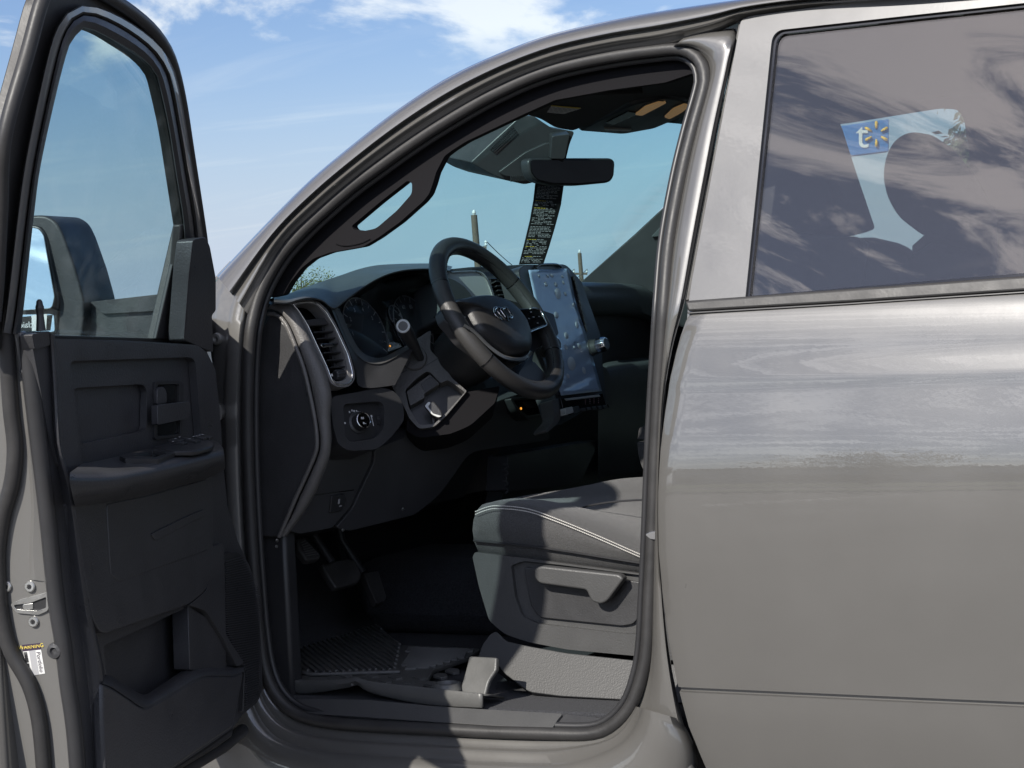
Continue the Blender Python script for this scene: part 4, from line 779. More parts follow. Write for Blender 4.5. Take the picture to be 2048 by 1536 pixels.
WT = .5425; WC = V((0, .57, 1.40)); WN = V((math.cos(WT), 0, math.sin(WT))); WU = V((-math.sin(WT), 0, math.cos(WT))); WRt = V((0, 1, 0))
WS = S(WC, WN, WRt)
def rim_pts(a0, a1, n): return [WC + (WRt*math.cos(R(a0+(a1-a0)*i/(n-1))) + WU*math.sin(R(a0+(a1-a0)*i/(n-1))))*.1765 for i in range(n)]
SWH = tube('steering_wheel', rim_pts(28, 152, 40), .0188, LEATH, T, seg=18, flat=.92, updir=WN)
tube('wheel_rim', rim_pts(152, 212, 24), .0192, PERF, SWH, seg=18, flat=.92, updir=WN)
tube('wheel_rim', rim_pts(212, 328, 36), .0188, LEATH, SWH, seg=18, flat=.92, updir=WN)
tube('wheel_rim', rim_pts(-32, 28, 24), .0192, PERF, SWH, seg=18, flat=.92, updir=WN)
for a in (28, 152, 212, 328):
    tube('rim_seam', rim_pts(a-.35, a+.35, 3), .0196, GLOSS, SWH, seg=18, flat=.92, updir=WN)
m_ = MB()
for k in range(120):
    a = R(k*3); d = WRt*math.cos(a) + WU*math.sin(a); c = WC + d*(.1765-.0165) + WN*.0095
    t = WN.cross(d); m_.box(c, t, d, WN, .0030, .0006, .0006)
m_.build('rim_stitching', BLK, SWH)
hub = [(903, 607, 8), (923, 599), (952, 594), (980, 594), (1006, 602), (1023, 614), (1040, 632), (1053, 653), (1060, 682), (1058, 703, 8), (1050, 709, 6), (1030, 711), (1016, 709), (995, 697), (972, 679), (956, 663), (942, 639), (931, 620)]
hub = spl(hub_ := [h[:2] for h in hub], 60, True)
WSH_ = WS.up(.012)
pillow('airbag_cover', hub, WSH_, [(1.0, -.006), (.985, .004), (.95, .010), (.86, .016), (.7, .021), (.45, .024), (.2, .025)], LEATH, SWH, back=.05)
plate('wheel_spoke', rr([(900, 600, 6), (985, 590, 6), (1060, 612, 6), (1108, 628, 4), (1118, 668, 4), (1070, 700), (1064, 722), (1105, 764, 6), (1100, 775, 6), (1060, 776, 6), (1010, 742), (984, 727), (950, 700, 6), (924, 680, 6), (890, 640, 4), (884, 622, 4)], 6), WS.up(-.012), .02, BLKS, SWH, bevel=.006, seg=3)
ts = spl([(929, 648), (942, 656), (956, 667), (974, 686), (993, 702), (1013, 713), (1037, 716), (1053, 711), (1060, 701)], 30)
loft('wheel_trim', [[WS.up(.012)(*p) for p in off_path(ts, -1.5)], [WS.up(.021)(*p) for p in ts], [WS.up(.019)(*p) for p in off_path(ts, 5)], [WS.up(.002)(*p) for p in off_path(ts, 7)]], SILV, SWH, angle=50)
plate('lower_spoke', rr([(985, 727, 3), (998, 728), (1016, 738), (1038, 757), (1058, 770), (1080, 774, 4), (1100, 771, 5), (1104, 763, 4), (1068, 723, 3), (1046, 736), (1040, 742), (1022, 730)], 4), WS.up(-.004), .012, PERF, SWH, bevel=.003, seg=3)
plate('spoke_recess', rr([(998, 724), (1020, 716), (1062, 714), (1040, 742), (1036, 754), (1016, 737)], 3), WS.up(-.001), .01, GLOSS, SWH, bevel=.002)
bp_ = [(1029, 618, 4), (1066, 616, 6), (1080, 620, 5), (1091, 645, 5), (1089, 651, 3), (1058, 662, 3)]
plate('button_panel', rr(bp_, 4), WS.up(.016), .02, GLOSS, SWH, bevel=.003, seg=3)
tube('panel_trim', [WS.up(.017)(*p) for p in spl([(1062, 616), (1074, 617), (1082, 622), (1093, 646), (1090, 652), (1075, 658), (1060, 664)], 24)], .0016, CHROME, SWH, seg=8)
plate('button_panel', rr([(905, 614, 3), (918, 618, 4), (936, 644, 3), (950, 660, 3), (936, 652, 3), (922, 642, 4)], 3), WS.up(.004), .02, GLOSS, SWH, bevel=.002)
tube('panel_trim', [WS.up(.006)(*p) for p in spl([(904, 613), (913, 628), (925, 645), (936, 653), (950, 662)], 16)], .0016, CHROME, SWH, seg=8)
m_ = MB()
for x, y, a in ((1062, 624, .004), (1058, 637, .003), (1067, 634, .005), (1078, 633, .004), (1075, 646, .004), (1041, 626, .001), (1046, 634, .001), (1046, 638, .003), (1050, 648, .001), (930, 634, .002)): m_.quad(WS.up(.0188)(x, y), WS.r, WS.u, a, .0012)
m_.build('button_print', GREYPR, SWH)
# ram's head shaped badge on the hub, built as four chrome horns and a snout
BD = WS.up(.0375)
def chro(pts, r): tube('wheel_badge', [BD(*p) for p in pts], r, CHROME, SWH, seg=8, flat=.6, updir=WN)
chro(spl([(1003, 618), (995, 615), (989, 618), (990, 626), (996, 634), (1003, 638)], 14), [.0035]*14)
chro(spl([(1003, 618), (1012, 616), (1019, 622), (1024, 631), (1022, 636), (1016, 634)], 14), [.0035]*14)
chro(spl([(1003, 619), (1007, 626), (1012, 633), (1016, 642)], 10), [.0055, .0055, .005, .005, .0045, .0045, .004, .004, .0035, .003])
chro(spl([(996, 622), (1002, 630), (1010, 638)], 8), .003)
text('hub_print', 'AIRBAG', WS.up(.0365)(1030, 659), WRt, WU, .0055, BLK, SWH)
# column collar between wheel and shroud
cc = WC - WN*.045 - WU*.022
lathe('column_collar', cc - WN*.10, WN, [(0, .058), (.03, .066), (.075, .070), (.10, .066)], LEATH, SWH, seg=40)

# ------------------------------------------------------------------ seats
def yrail(y, pts, n=30): return [PL(p[0], p[1], (0, y, 0), V((0, 1, 0))) for p in spl(pts, n)]
rails = [yrail(.30, [(957, 1104), (1000, 1109), (1056, 1116), (1130, 1125), (1210, 1136), (1287, 1146), (1420, 1164)]),
         yrail(.288, [(948, 1082), (1000, 1087), (1056, 1093), (1130, 1103), (1210, 1116), (1287, 1128), (1420, 1150)]),
         yrail(.272, [(945, 1060), (1000, 1062), (1056, 1066), (1130, 1078), (1210, 1098), (1287, 1119), (1420, 1148)]),
         yrail(.270, [(947, 1040), (1000, 1032), (1056, 1036), (1115, 1050), (1200, 1083), (1289, 1114), (1420, 1146)]),
         yrail(.277, [(952, 1026), (998, 1012), (1056, 1017), (1115, 1037), (1200, 1072), (1289, 1111), (1420, 1144)]),
         yrail(.290, [(957, 1017), (1001, 1004), (1058, 1008), (1118, 1026), (1203, 1058), (1290, 1096), (1420, 1132)]),
         yrail(.325, [(965, 1009), (1010, 999), (1064, 1002), (1124, 1015), (1208, 1042), (1292, 1078), (1420, 1114)]),
         yrail(.37, [(975, 1006), (1022, 997), (1074, 999), (1134, 1009), (1214, 1030), (1294, 1062), (1420, 1095)]),
         yrail(.43, [(985, 1008), (1034, 1001), (1088, 1003), (1146, 1012), (1222, 1028), (1298, 1048), (1420, 1075)]),
         yrail(.57, [(1000, 1006), (1052, 1000), (1110, 1000), (1166, 1004), (1234, 1010), (1300, 1018), (1420, 1030)]),
         yrail(.70, [(1010, 1004), (1062, 997), (1122, 994), (1176, 990), (1240, 985), (1304, 984), (1420, 990)]),
         yrail(.76, [(1006, 1000), (1056, 990), (1116, 981), (1176, 970), (1236, 958), (1300, 953), (1420, 945)]),
         yrail(.82, [(1010, 1000), (1060, 992), (1120, 986), (1180, 975), (1240, 964), (1304, 960), (1420, 955)]),
         yrail(.86, [(1020, 1030), (1070, 1024), (1130, 1018), (1190, 1010), (1250, 1000), (1310, 996), (1420, 990)]),
         yrail(.86, [(1030, 1120), (1080, 1124), (1140, 1128), (1200, 1130), (1260, 1130), (1320, 1130), (1420, 1130)])]
DS = loft('driver_seat', rails, FAB, T, caps=True, cv=True, angle=70)
for dy in (-.0, 5.5):
    st = MB(); pth = [PL(p[0], p[1] + dy + 1.0, (0, .2685 if dy else .274, 0), V((0, 1, 0))) for p in spl([(952, 1023), (975, 1014), (998, 1011), (1056, 1017), (1115, 1037), (1200, 1072), (1289, 1111), (1330, 1126)], 105)]
    for i in range(0, 104):
        a, b = pth[i], pth[i+1]; ax = (b-a).normalized(); st.box((a+b)*.5 + V((0, -.004, .001)), ax, V((0, -1, 0)), ax.cross(V((0, -1, 0))), (b-a).length*.36, .0008, .0008)
    st.build('seat_stitching', THREAD, DS)
tube('cushion_seam', yrail(.281, [(947, 1081), (1000, 1086), (1056, 1092), (1130, 1102), (1210, 1115), (1287, 1127), (1420, 1149)], 40), .0022, BLKS, DS, seg=6)
tube('cushion_seam', [P + V((0, 0, .001)) for P in yrail(.415, [(1140, 1014), (1150, 1021), (1180, 1012), (1232, 1004), (1300, 1000)], 24)], .0020, BLKS, DS, seg=6)
# seat base trim
SS = SY(.288)
base_o = [(945, 1114, 4), (950, 1104, 4), (1000, 1110), (1056, 1117), (1130, 1127), (1287, 1148), (1420, 1166), (1420, 1330), (1283, 1313), (1134, 1299), (1056, 1284, 10), (1009, 1268, 10), (978, 1241, 10), (958, 1174)]
base_h = rr([(1022, 1131, 4), (1048, 1122, 6), (1130, 1131), (1287, 1151), (1400, 1166), (1400, 1268), (1285, 1268), (1250, 1268), (1072, 1247, 14), (1044, 1233, 10), (1030, 1193)], 6)
plate('seat_base', rr(base_o, 8), SS, .06, SEATP, DS, bevel=.010, seg=4, holes=[base_h])
plate('base_recess', base_h, SS.up(-.010), .03, SEATP, DS, bevel=.002)
plate('base_panel', rr([(1048, 1135, 5), (1130, 1143), (1285, 1165), (1400, 1180), (1400, 1230), (1285, 1222, 4), (1267, 1248, 8), (1244, 1252, 8), (1078, 1235, 12), (1061, 1209, 6)], 6), SS.up(-.002), .02, BLK, DS, bevel=.004, seg=3)
plate('seat_handle', rr([(1068, 1138, 6), (1082, 1132, 6), (1238, 1149, 8), (1247, 1158, 5), (1214, 1203, 8), (1200, 1209, 8), (1182, 1203, 8), (1172, 1180, 5), (1078, 1167, 8), (1067, 1155, 6)], 6), SS.up(.030), .022, SEATP, DS, bevel=.009, seg=4)
plate('handle_boss', rr([(1186, 1160, 6), (1228, 1164, 6), (1216, 1196, 8), (1194, 1198, 8)], 6), SS.up(.012), .02, SEATP, DS, bevel=.002)
# riser under the seat
RS = S(PL(1100, 1345, (0, .235, 0), V((0, 1, 0))), (0, -.86, .5))
plate('seat_riser', rr([(992, 1262, 6), (1012, 1282), (1056, 1292), (1134, 1306), (1283, 1322), (1420, 1336), (1420, 1410), (1285, 1401), (1244, 1399), (1120, 1392), (1058, 1384, 10), (1010, 1348), (992, 1326), (956, 1314, 4), (964, 1290, 6), (980, 1268)], 5), RS, .16, RISER, T, bevel=.010, seg=4)
box('seat_frame', (.40, .57, .88), (.26, .24, .08), BLKS, DS, .01)
# seat backs and head restraints
def soft(name, px, y, half, m, par):
    f = [PL(x, y_, (0, y, 0), V((0, 1, 0))) for x, y_ in px]; c = sum(f, V())/len(f); r_ = []
    for s, d in ((.86, -half), (.96, -half*.85), (1.0, -half*.4), (1.0, half*.4), (.96, half*.85), (.86, half)): r_.append([c + (p-c)*s + V((0, d, 0)) for p in f])
    return loft(name, r_, m, par, cu=True, caps=True, angle=70)
soft('seat_back', rr([(1400, 1060, 30), (1392, 760), (1470, 480, 30), (1560, 436, 20), (1640, 470), (1700, 474, 10), (1660, 760), (1560, 1080, 30)], 20), .57, .16, FABD, DS)
soft('head_restraint', rr([(1500, 440, 10), (1490, 380, 14), (1500, 250, 30), (1570, 205, 30), (1650, 225, 24), (1690, 350), (1728, 462, 10), (1680, 474, 10), (1580, 466, 10)], 16), .57, .10, FABD, DS)
PS = soft('passenger_seat', rr([(1640, 480, 20), (1742, 475, 2), (1790, 486), (1812, 496), (1831, 514, 2), (1880, 478, 6), (1990, 500, 30), (1960, 760), (1860, 980, 30), (1640, 980, 30), (1580, 700)], 6), 1.42, .06, FABD, T)
soft('head_restraint', rr([(1832, 511, 6), (1872, 476, 4), (1850, 470), (1806, 436, 20), (1783, 395, 20), (1774, 350, 20), (1782, 306, 20), (1800, 276, 14), (1828, 264, 14), (1860, 269, 14), (1902, 298, 14), (1940, 345, 10), (1990, 430, 20), (1990, 540, 20)], 8), 1.42, .05, FABD, PS)
box('passenger_cushion', (.32, 1.42, .95), (.30, .25, .09), FABD, PS, .04)
box('rear_bench', (1.45, 1.0, .92), (.25, .8, .10), FABD, T, .04); box('rear_bench_back', (1.72, 1.0, 1.2), (.07, .8, .26), FABD, T, .04)
# folding centre armrest
AR = SY(.90)
plate('centre_armrest', rr([(1278, 856, 4), (1290, 851, 3), (1420, 838), (1420, 884), (1274, 879, 3)], 3), AR, .22, BLK, T, bevel=.005, seg=3)
plate('centre_armrest_base', rr([(1274, 884, 3), (1420, 890), (1420, 1000), (1300, 952, 10), (1284, 936, 8), (1277, 912)], 6), AR.up(-.004), .22, FAB, T, bevel=.012, seg=4)
# ------------------------------------------------------------------ cab floor
FZ = .695
fl = plate('cab_floor', [], SZ(FZ), .02, CARPET, T) if False else box('cab_floor', (.65, 1.0, FZ-.02), (1.25, .90, .02), CARPET, T, .004)
box('firewall', (-.62, 1.0, .95), (.03, .88, .30), CARPET, T, .01); box('floor_tunnel', (.05, 1.0, .78), (.60, .18, .085), CARPET, T, .05)
loft('toe_board', [[V((x, y, z)) for x, z in ((-.44, FZ), (-.50, FZ+.05), (-.56, FZ+.18), (-.60, FZ+.34))] for y in (.12, .8)], CARPET, T, solid=.01)
box('kick_panel', (-.42, .145, .86), (.17, .02, .18), BLKS, T, .008)
SPL_ = S(PL(860, 1430, (0, .065, 0), V((0, 1, 0))), (0, -.62, .78))
plate('sill_plate', rr([(570, 1398, 6), (640, 1398), (740, 1400), (880, 1413), (1000, 1420), (1126, 1427, 6), (1116, 1438, 6), (1103, 1459, 4), (1000, 1452), (860, 1443), (700, 1432), (612, 1427), (585, 1414)], 5), SPL_, .02, SEATP, T, bevel=.005, seg=3)
plate('sill_plate', rr([(1108, 1460), (1118, 1440, 6), (1130, 1428, 4), (1212, 1437), (1238, 1424, 6), (1226, 1440), (1196, 1456, 6), (1160, 1462)], 4), SPL_.up(-.006), .02, BLK, T, bevel=.004, seg=3)
# pedals
def pedal(px, y, m, dx):
    sf = S(PL(px[0][0], px[0][1], (0, y, 0), V((0, 1, 0))), (.75, -.25, .55)); return plate('pedal', rr(px, 4), sf, .018, m, T, bevel=.004, seg=3)
PEDM = mat('pedal_rubber', (.045, .043, .041), .5, bump=.8, bscale=160, var=.2, vscale=30)
pb = [(594, 1078), (608, 1073), (642, 1108), (640, 1117), (614, 1121), (596, 1098)]
P1 = pedal(pb, .32, PEDM, 0); P2 = pedal([(643, 1128), (660, 1122), (695, 1117), (712, 1121), (724, 1151), (718, 1164), (672, 1176), (657, 1155)], .46, PEDM, 0); P3 = pedal([(727, 1147), (757, 1141), (773, 1193), (770, 1203), (753, 1207)], .62, PEDM, 0)
for P_, px, y in ((P1, (600, 1085), .32), (P2, (680, 1125), .46), (P3, (742, 1146), .62)):
    a = PL(px[0], px[1], (0, y, 0), V((0, 1, 0))) + V((-.02, 0, 0)); tube('pedal_arm', [a, a + V((-.05, 0, .07)), a + V((-.07, 0, .20))], .009, BLKS, P_, seg=8)
rb = MB(); sf = S(PL(600, 1085, (0, .32, 0), V((0, 1, 0))), (.75, -.25, .55)).up(.001)
for i in range(7):
    t = (i+.5)/7; A = sf(*lerp((600, 1084), (612, 1114), t)); B_ = sf(*lerp((610, 1078), (640, 1110), t)); ax = (B_-A).normalized(); rb.box((A+B_)*.5, ax, sf.n, ax.cross(sf.n), (B_-A).length*.45, .001, .0008)
rb.build('pedal_ribs', SHROUD, P1)
# console bits low in the middle
CBt = SY(.80)
for y in (932, 945, 966, 980):
    tube('cup_clip', [CBt(*p) for p in spl([(1006, y-4), (1014, y-2), (1016, y+3), (1010, y+7)], 8)], .0022, BLK, T, seg=6)
plate('console_side', rr([(1016, 910, 6), (1200, 880, 6), (1160, 970, 10), (1012, 984, 6)], 6), SX(-.12), .05, BLKS, T, bevel=.006)
# ------------------------------------------------------------------ floor mat
MAT = thing('floor_mat', 'grey rubber floor mat with ribbed middle curling up at the door sill', 'floor mat', (-.05, .3, FZ))
MZ = SZ(.722)
mo = [(540, 1216), (600, 1190), (700, 1200), (802, 1290), (900, 1294), (962, 1297), (936, 1316), (868, 1339), (845, 1376), (774, 1368), (713, 1360), (587, 1363), (560, 1330)]
plate('mat_base', rr(mo, 6), MZ, .008, RUBMAT, MAT, bevel=.002)
def proj(P): d = P - CAM; z = d.dot(VW); return 1024 + FOC*d.dot(RT)/z, 768 - FOC*d.dot(UP)/z
def inside(q, poly):
    c = False; n = len(poly)
    for i in range(n):
        (x1, y1), (x2, y2) = poly[i-1], poly[i]
        if (y1 > q[1]) != (y2 > q[1]) and q[0] < (x2-x1)*(q[1]-y1)/(y2-y1) + x1: c = not c
    return c
def ribs(a, b, reg, step, n):                                # raised ribs of the mat, cut to their field
    A, B_ = MZ.up(.001)(*a), MZ.up(.001)(*b); ax = (B_-A).normalized(); sd = ax.cross(V((0, 0, 1)))
    for k in range(-n, n):
        run = []
        for j in range(-90, 91):
            q = A + sd*(step*k) + ax*(j*.012)
            if inside(proj(q), reg): run.append(q)
        if len(run) > 2:
            m_ = MB(); m_.box((run[0]+run[-1])*.5, ax, sd, V((0, 0, 1)), (run[-1]-run[0]).length/2, step*.24, .003); m_.build('mat_rib', RUBMAT, MAT, bevel=.0012)
ribs((563, 1258), (657, 1331), [(545, 1222), (600, 1194), (696, 1204), (800, 1288), (790, 1340), (640, 1346), (600, 1342), (566, 1322)], .0125, 60)
ribs((770, 1312), (930, 1306), [(812, 1294), (900, 1297), (956, 1299), (930, 1315), (866, 1336), (800, 1340)], .0115, 60)
for i, (x, y) in enumerate(((668, 1356), (690, 1349), (716, 1357), (742, 1350), (770, 1360), (790, 1352), (816, 1362), (838, 1353), (860, 1366), (880, 1350), (904, 1340), (700, 1362), (756, 1364), (826, 1371))):
    plate('mat_lozenge', rr([(x-15, y), (x-4, y-5), (x+13, y-3), (x+16, y+3), (x+2, y+5)], 2), MZ.up(.0012 + .0012*(i % 3)), .005, RUBMAT, MAT, bevel=.0015)
tube('mat_bead', [MZ.up(.004)(*p) for p in spl([(585, 1334), (610, 1347), (628, 1349), (700, 1347), (770, 1345), (800, 1344)], 24)], .004, RUBMAT, MAT, seg=8)
lt = spl([(560, 1352), (587, 1361), (657, 1361), (695, 1360), (713, 1357), (732, 1362), (774, 1368), (845, 1375), (924, 1384), (967, 1388)], 50)
lb = spl([(574, 1372), (600, 1385), (640, 1382), (680, 1375), (704, 1370), (718, 1366), (740, 1381), (798, 1397), (868, 1409), (967, 1414)], 50)
def lipy(i): return .145 - .055*i/49
loft('mat_lip', [[PL(*lerp(lt[i], lb[i], t), (0, lipy(i) + .012*t*0 - .004*math.sin(3.14*t), 0), V((0, 1, 0))) for i in range(50)] for t in (0, .08, .5, .92, 1)], RUBMAT, MAT, solid=.005, off=1)
loft('mat_lip_top', [[PL(*lt[i], (0, lipy(i), 0), V((0, 1, 0))) for i in range(50)], [PL(*lt[i], (0, lipy(i), 0), V((0, 1, 0))) + V((0, .03, -.006)) for i in range(50)], [PL(*lt[i], (0, lipy(i), 0), V((0, 1, 0))) + V((0, .08, -.02)) for i in range(50)]], RUBMAT, MAT, solid=.004)
FLp = S(PL(966, 1400, (0, .09, 0), V((0, 1, 0))), (-.15, -.90, .42))
plate('mat_flap', rr([(938, 1312, 4), (993, 1315, 3), (992, 1340, 4), (977, 1362, 8), (970, 1390, 3), (966, 1392), (924, 1385, 3), (922, 1372), (930, 1345, 8)], 5), FLp.up(-.012), .01, RUBMAT, MAT, bevel=.003, seg=3)
gc = MZ.up(.010)(894, 1366); lathe('mat_grommet', gc - V((0, 0, .012)), (0, 0, 1), [(0, .030), (.012, .026), (.013, .022), (.006, .020), (.006, .002)], RUBMAT, MAT, seg=30)

# ------------------------------------------------------------------ pillars and overhead
PT = SB(.085)
ptr = [(538, 596), (548, 560), (563, 512), (611, 460), (707, 378), (803, 308), (898, 246), (1000, 188), (1128, 138), (1225, 118), (1323, 104), (1380, 104), (1405, 140), (1330, 165), (1220, 180), (1110, 200), (1046, 229), (932, 283), (905, 300), (889, 312), (872, 345), (866, 366), (858, 388), (846, 403), (800, 444), (757, 475), (727, 493), (700, 498), (660, 505), (627, 517), (603, 536), (580, 565), (566, 590)]
hh = rr([(703, 452, 4), (760, 404), (815, 361, 5), (824, 366, 4), (824, 387, 8), (794, 421, 6), (752, 457, 8), (728, 462, 6), (708, 460, 4)], 4)
PTR = plate('pillar_trim', rr(ptr, 5), PT, .02, TRIMB, T, bevel=.008, seg=3, holes=[hh])
tube('grab_handle', [PT.up(-.014)(*p) for p in spl([(700, 472), (728, 478), (758, 466), (806, 426), (838, 394), (846, 370), (848, 340)], 26)], .009, TRIMB, T, seg=10)
tube('handle_seam', [PT.up(.002)(*p) for p in spl([(672, 488), (690, 492), (720, 487), (740, 478)], 10)], .001, GLOSS, PTR, seg=5)
# passenger pillar trim
PP = S((0, 1.72, 1.45), (.3, -.95, -.1))
plate('passenger_pillar_trim', rr([(1150, 580), (1164, 562, 4), (1182, 546), (1272, 468), (1346, 398), (1372, 374), (1430, 320), (1480, 320), (1460, 680), (1312, 640), (1306, 586), (1282, 573), (1240, 567)], 4), PP, .05, BLKS, T, bevel=.006, seg=3)
plate('passenger_pillar', rr([(1172, 560), (1190, 550), (1276, 474), (1350, 404), (1440, 330), (1480, 340), (1400, 600), (1200, 580)], 4), PP.up(-.06), .06, PAINT, T, bevel=.01)
plate('pillar_bracket', rr([(1302, 474), (1322, 452, 6), (1350, 440), (1350, 470)], 3), PP.up(.012), .015, DASHTOP, T, bevel=.004)
# headliner: from the windscreen edge back
hd = [PL(1046, 229, (0, .22, 0), V((0, 1, 0))), PL(1075, 239, (0, .45, 0), V((0, 1, 0))), PL(1110, 255, (0, .70, 0), V((0, 1, 0))), PL(1145, 262, (0, .85, 0), V((0, 1, 0))), PL(1242, 264, (0, 1.05, 0), V((0, 1, 0))), PL(1310, 257, (0, 1.3, 0), V((0, 1, 0))), PL(1380, 262, (0, 1.62, 0), V((0, 1, 0))), PL(1420, 275, (0, 1.80, 0), V((0, 1, 0)))]
hd = [V(p) for p in spl([tuple(p) for p in hd], 30)]
loft('headliner', [[p + V((-.02, 0, .03)) for p in hd], [p + V((0, 0, .014)) for p in hd], [p + V((.05, 0, .040)) for p in hd], [V((max(p.x+.2, .5), p.y, 1.862 + .02*math.sin(math.pi*p.y/2))) for p in hd], [V((1.2, p.y, 1.87 + .02*math.sin(math.pi*p.y/2))) for p in hd], [V((1.85, p.y, 1.80)) for p in hd]], HEADL, T, solid=.006, off=1)
VZ = S(PL(1110, 235, (0, .60, 0), V((0, 1, 0))), (.10, -.10, -1.0), (0, 1, 0))
plate('sun_visor', rr([(1040, 226, 4), (1090, 205), (1180, 190, 8), (1290, 186, 10), (1240, 215, 8), (1180, 250, 8), (1145, 262, 6), (1110, 256, 8), (1080, 238)], 8), VZ, .018, HEADL, T, bevel=.007, seg=3)
plate('visor_label', [(1050, 221), (1089, 211), (1162, 217), (1128, 228)], VZ.up(.0015), .0008, LABELW, T, bevel=0)
plate('visor_label_header', [(1086, 211), (1090, 210), (1162, 216), (1158, 218)], VZ.up(.002), .0005, YEL, T, bevel=0)
m_ = MB()
for i in range(7):
    a = lerp((1062, 221), (1122, 226), i/6)
    for k in range(4): c_ = VZ.up(.0025)(*lerp(a, (a[0]+34, a[1]-8.5), (k+.2)/4)); m_.quad(c_, VZ.r, VZ.u, .010, .0012)
m_.build('label_print', GREYPR, T)
CZ = S(PL(1290, 235, (0, 1.0, 0), V((0, 1, 0))), (.22, -.05, -1.0), (0, 1, 0))
OC = plate('overhead_console', rr([(1155, 263, 8), (1200, 240, 10), (1262, 210, 10), (1330, 195, 14), (1392, 205, 14), (1388, 225, 10), (1310, 258, 10), (1244, 270, 10)], 8), CZ, .05, BLKS, T, bevel=.008, seg=3)
for q in ([(1269, 230), (1284, 232), (1313, 217), (1334, 206), (1318, 204), (1291, 213)], [(1328, 235), (1339, 239), (1363, 226), (1381, 212), (1369, 208), (1346, 218)]):
    plate('map_light', rr(q, 4), CZ.up(.004), .008, AMBER, OC, bevel=.002)
    plate('light_bezel', rr([(q[0][0]-3, q[0][1]+1), (q[1][0]+1, q[1][1]+3), (q[2][0]+2, q[2][1]+2), (q[3][0]+4, q[3][1]), (q[4][0], q[4][1]-3), (q[5][0]-3, q[5][1]-2)], 4), CZ.up(.002), .008, SHROUD, OC, bevel=.002)
for i in range(4): plate('overhead_button', rr([(1212 + i*11, 246 - i*5.5), (1224 + i*11, 240 - i*5.5), (1240 + i*13, 244 - i*5.5), (1228 + i*13, 250 - i*5.5)], 2), CZ.up(.003), .006, GLOSS, OC, bevel=.001)
plate('console_tray', rr([(1208, 258), (1264, 260), (1258, 263), (1210, 261)], 1), CZ.up(.004), .004, SATIN, OC, bevel=.0005)
# camera housing and mirror
MH = S(PL(1050, 300, (0, .93, 0), V((0, 1, 0))), (.52, -.82, -.22))
hs = [(942, 325, 4), (992, 278), (1043, 231, 6), (1068, 232), (1104, 256), (1150, 263), (1140, 288), (1130, 330), (1110, 350), (1064, 366, 6), (1050, 369, 6), (1018, 362), (990, 352)]
CH = plate('camera_housing', rr(hs, 6), MH, .10, BLKS, T, bevel=.012, seg=4, dvec=V((-.12, .03, .03)))
plate('housing_ridge', rr([(996, 345, 4), (1050, 305, 8), (1095, 285, 8), (1125, 290), (1125, 316), (1062, 318), (1060, 352), (1046, 356), (1010, 352)], 6), MH.up(.014), .02, BLKS, CH, bevel=.008, seg=3)
plate('mirror_stem', rr([(1104, 272), (1140, 268), (1130, 318), (1100, 318)], 4), MH.up(.05), .05, BLKS, CH, bevel=.008, seg=3)
for k in range(4):
    o_ = k*3.6; m_ = MB(); A = MH.up(.001)(980 + o_*1.0, 300 + o_*.7 - 0); B_ = MH.up(.001)(1026 + o_*.9, 253 + o_*1.2); ax = (B_-A).normalized(); m_.box((A+B_)*.5, ax, MH.n, ax.cross(MH.n), (B_-A).length/2, .0015, .0014); m_.build('housing_slot', GLOSS, CH)
rb = MB()
for k in range(10): A = MH.up(.016)(1022 + k*4, 358 - k*.4); rb.box(A, MH.u, MH.n, MH.r, .006, .002, .0012)
rb.build('housing_rib', BLKS, CH)
RMp = S(PL(1145, 342, (0, .98, 0), V((0, 1, 0))), (.90, -.42, -.02))
mo_ = [(1056, 322, 8), (1062, 316, 6), (1224, 316, 8), (1231, 324, 6), (1229, 352, 6), (1221, 365, 10), (1160, 371), (1102, 370), (1070, 362, 10), (1059, 345)]
RMV = plate('inside_mirror', rr(mo_, 8), RMp, .03, BLKS, T, bevel=.005, seg=3)
plate('inside_mirror_glass', rr([(1062, 323, 6), (1066, 320, 5), (1222, 320, 6), (1227, 326, 5), (1225, 350, 6), (1218, 362, 8), (1160, 367), (1104, 366), (1074, 359, 8), (1063, 344)], 6), RMp.up(.002), .003, DARKMIR, RMV, bevel=.0006)
tube('mirror_arm', [RMp.up(-.02)(1115, 335), MH.up(.03)(1118, 300), MH(1120, 285)], .014, BLK, RMV, seg=10)
# far pillar handle, header strip
# ------------------------------------------------------------------ loose things in the cab
TG = S(PL(1090, 450, (0, 1.0, 0), V((0, 1, 0))), (.80, -.58, .10))
tg = [(1071, 364), (1128, 368), (1122, 410), (1110, 455), (1098, 495), (1087, 528), (1038, 529), (1048, 490), (1060, 440), (1067, 400)]
HT = plate('warning_tag', tg, TG, .0012, TAGBLK, None, bevel=0)
tag(HT, 'long black printed paper tag hanging from the inside mirror', 'paper tag')
m1, m2 = MB(), MB()
la = spl([(1074, 372), (1069, 405), (1062, 442), (1050, 492), (1041, 524)], 54); lb_ = spl([(1124, 375), (1118, 412), (1107, 457), (1095, 497), (1086, 524)], 54)
for i in range(54):
    if i in (9, 14, 27, 36, 48): continue
    x = .02
    while x < .94:
        w_ = random.uniform(.05, .16)
        if x + w_ > .97: break
        if random.random() < .9 and not (i % 9 == 5 and x > .5):
            A = TG.up(.0006)(*lerp(la[i], lb_[i], x)); B_ = TG.up(.0006)(*lerp(la[i], lb_[i], x+w_)); ax = (B_-A).normalized(); (m2 if (i in (10, 15, 37, 42, 49) and x < .4) else m1).quad((A+B_)*.5, ax, TG.n.cross(ax), (B_-A).length*.46, .00055)
        x += w_ + .02
m1.build('tag_print', GREYPR, HT); m2.build('tag_print', YEL, HT)
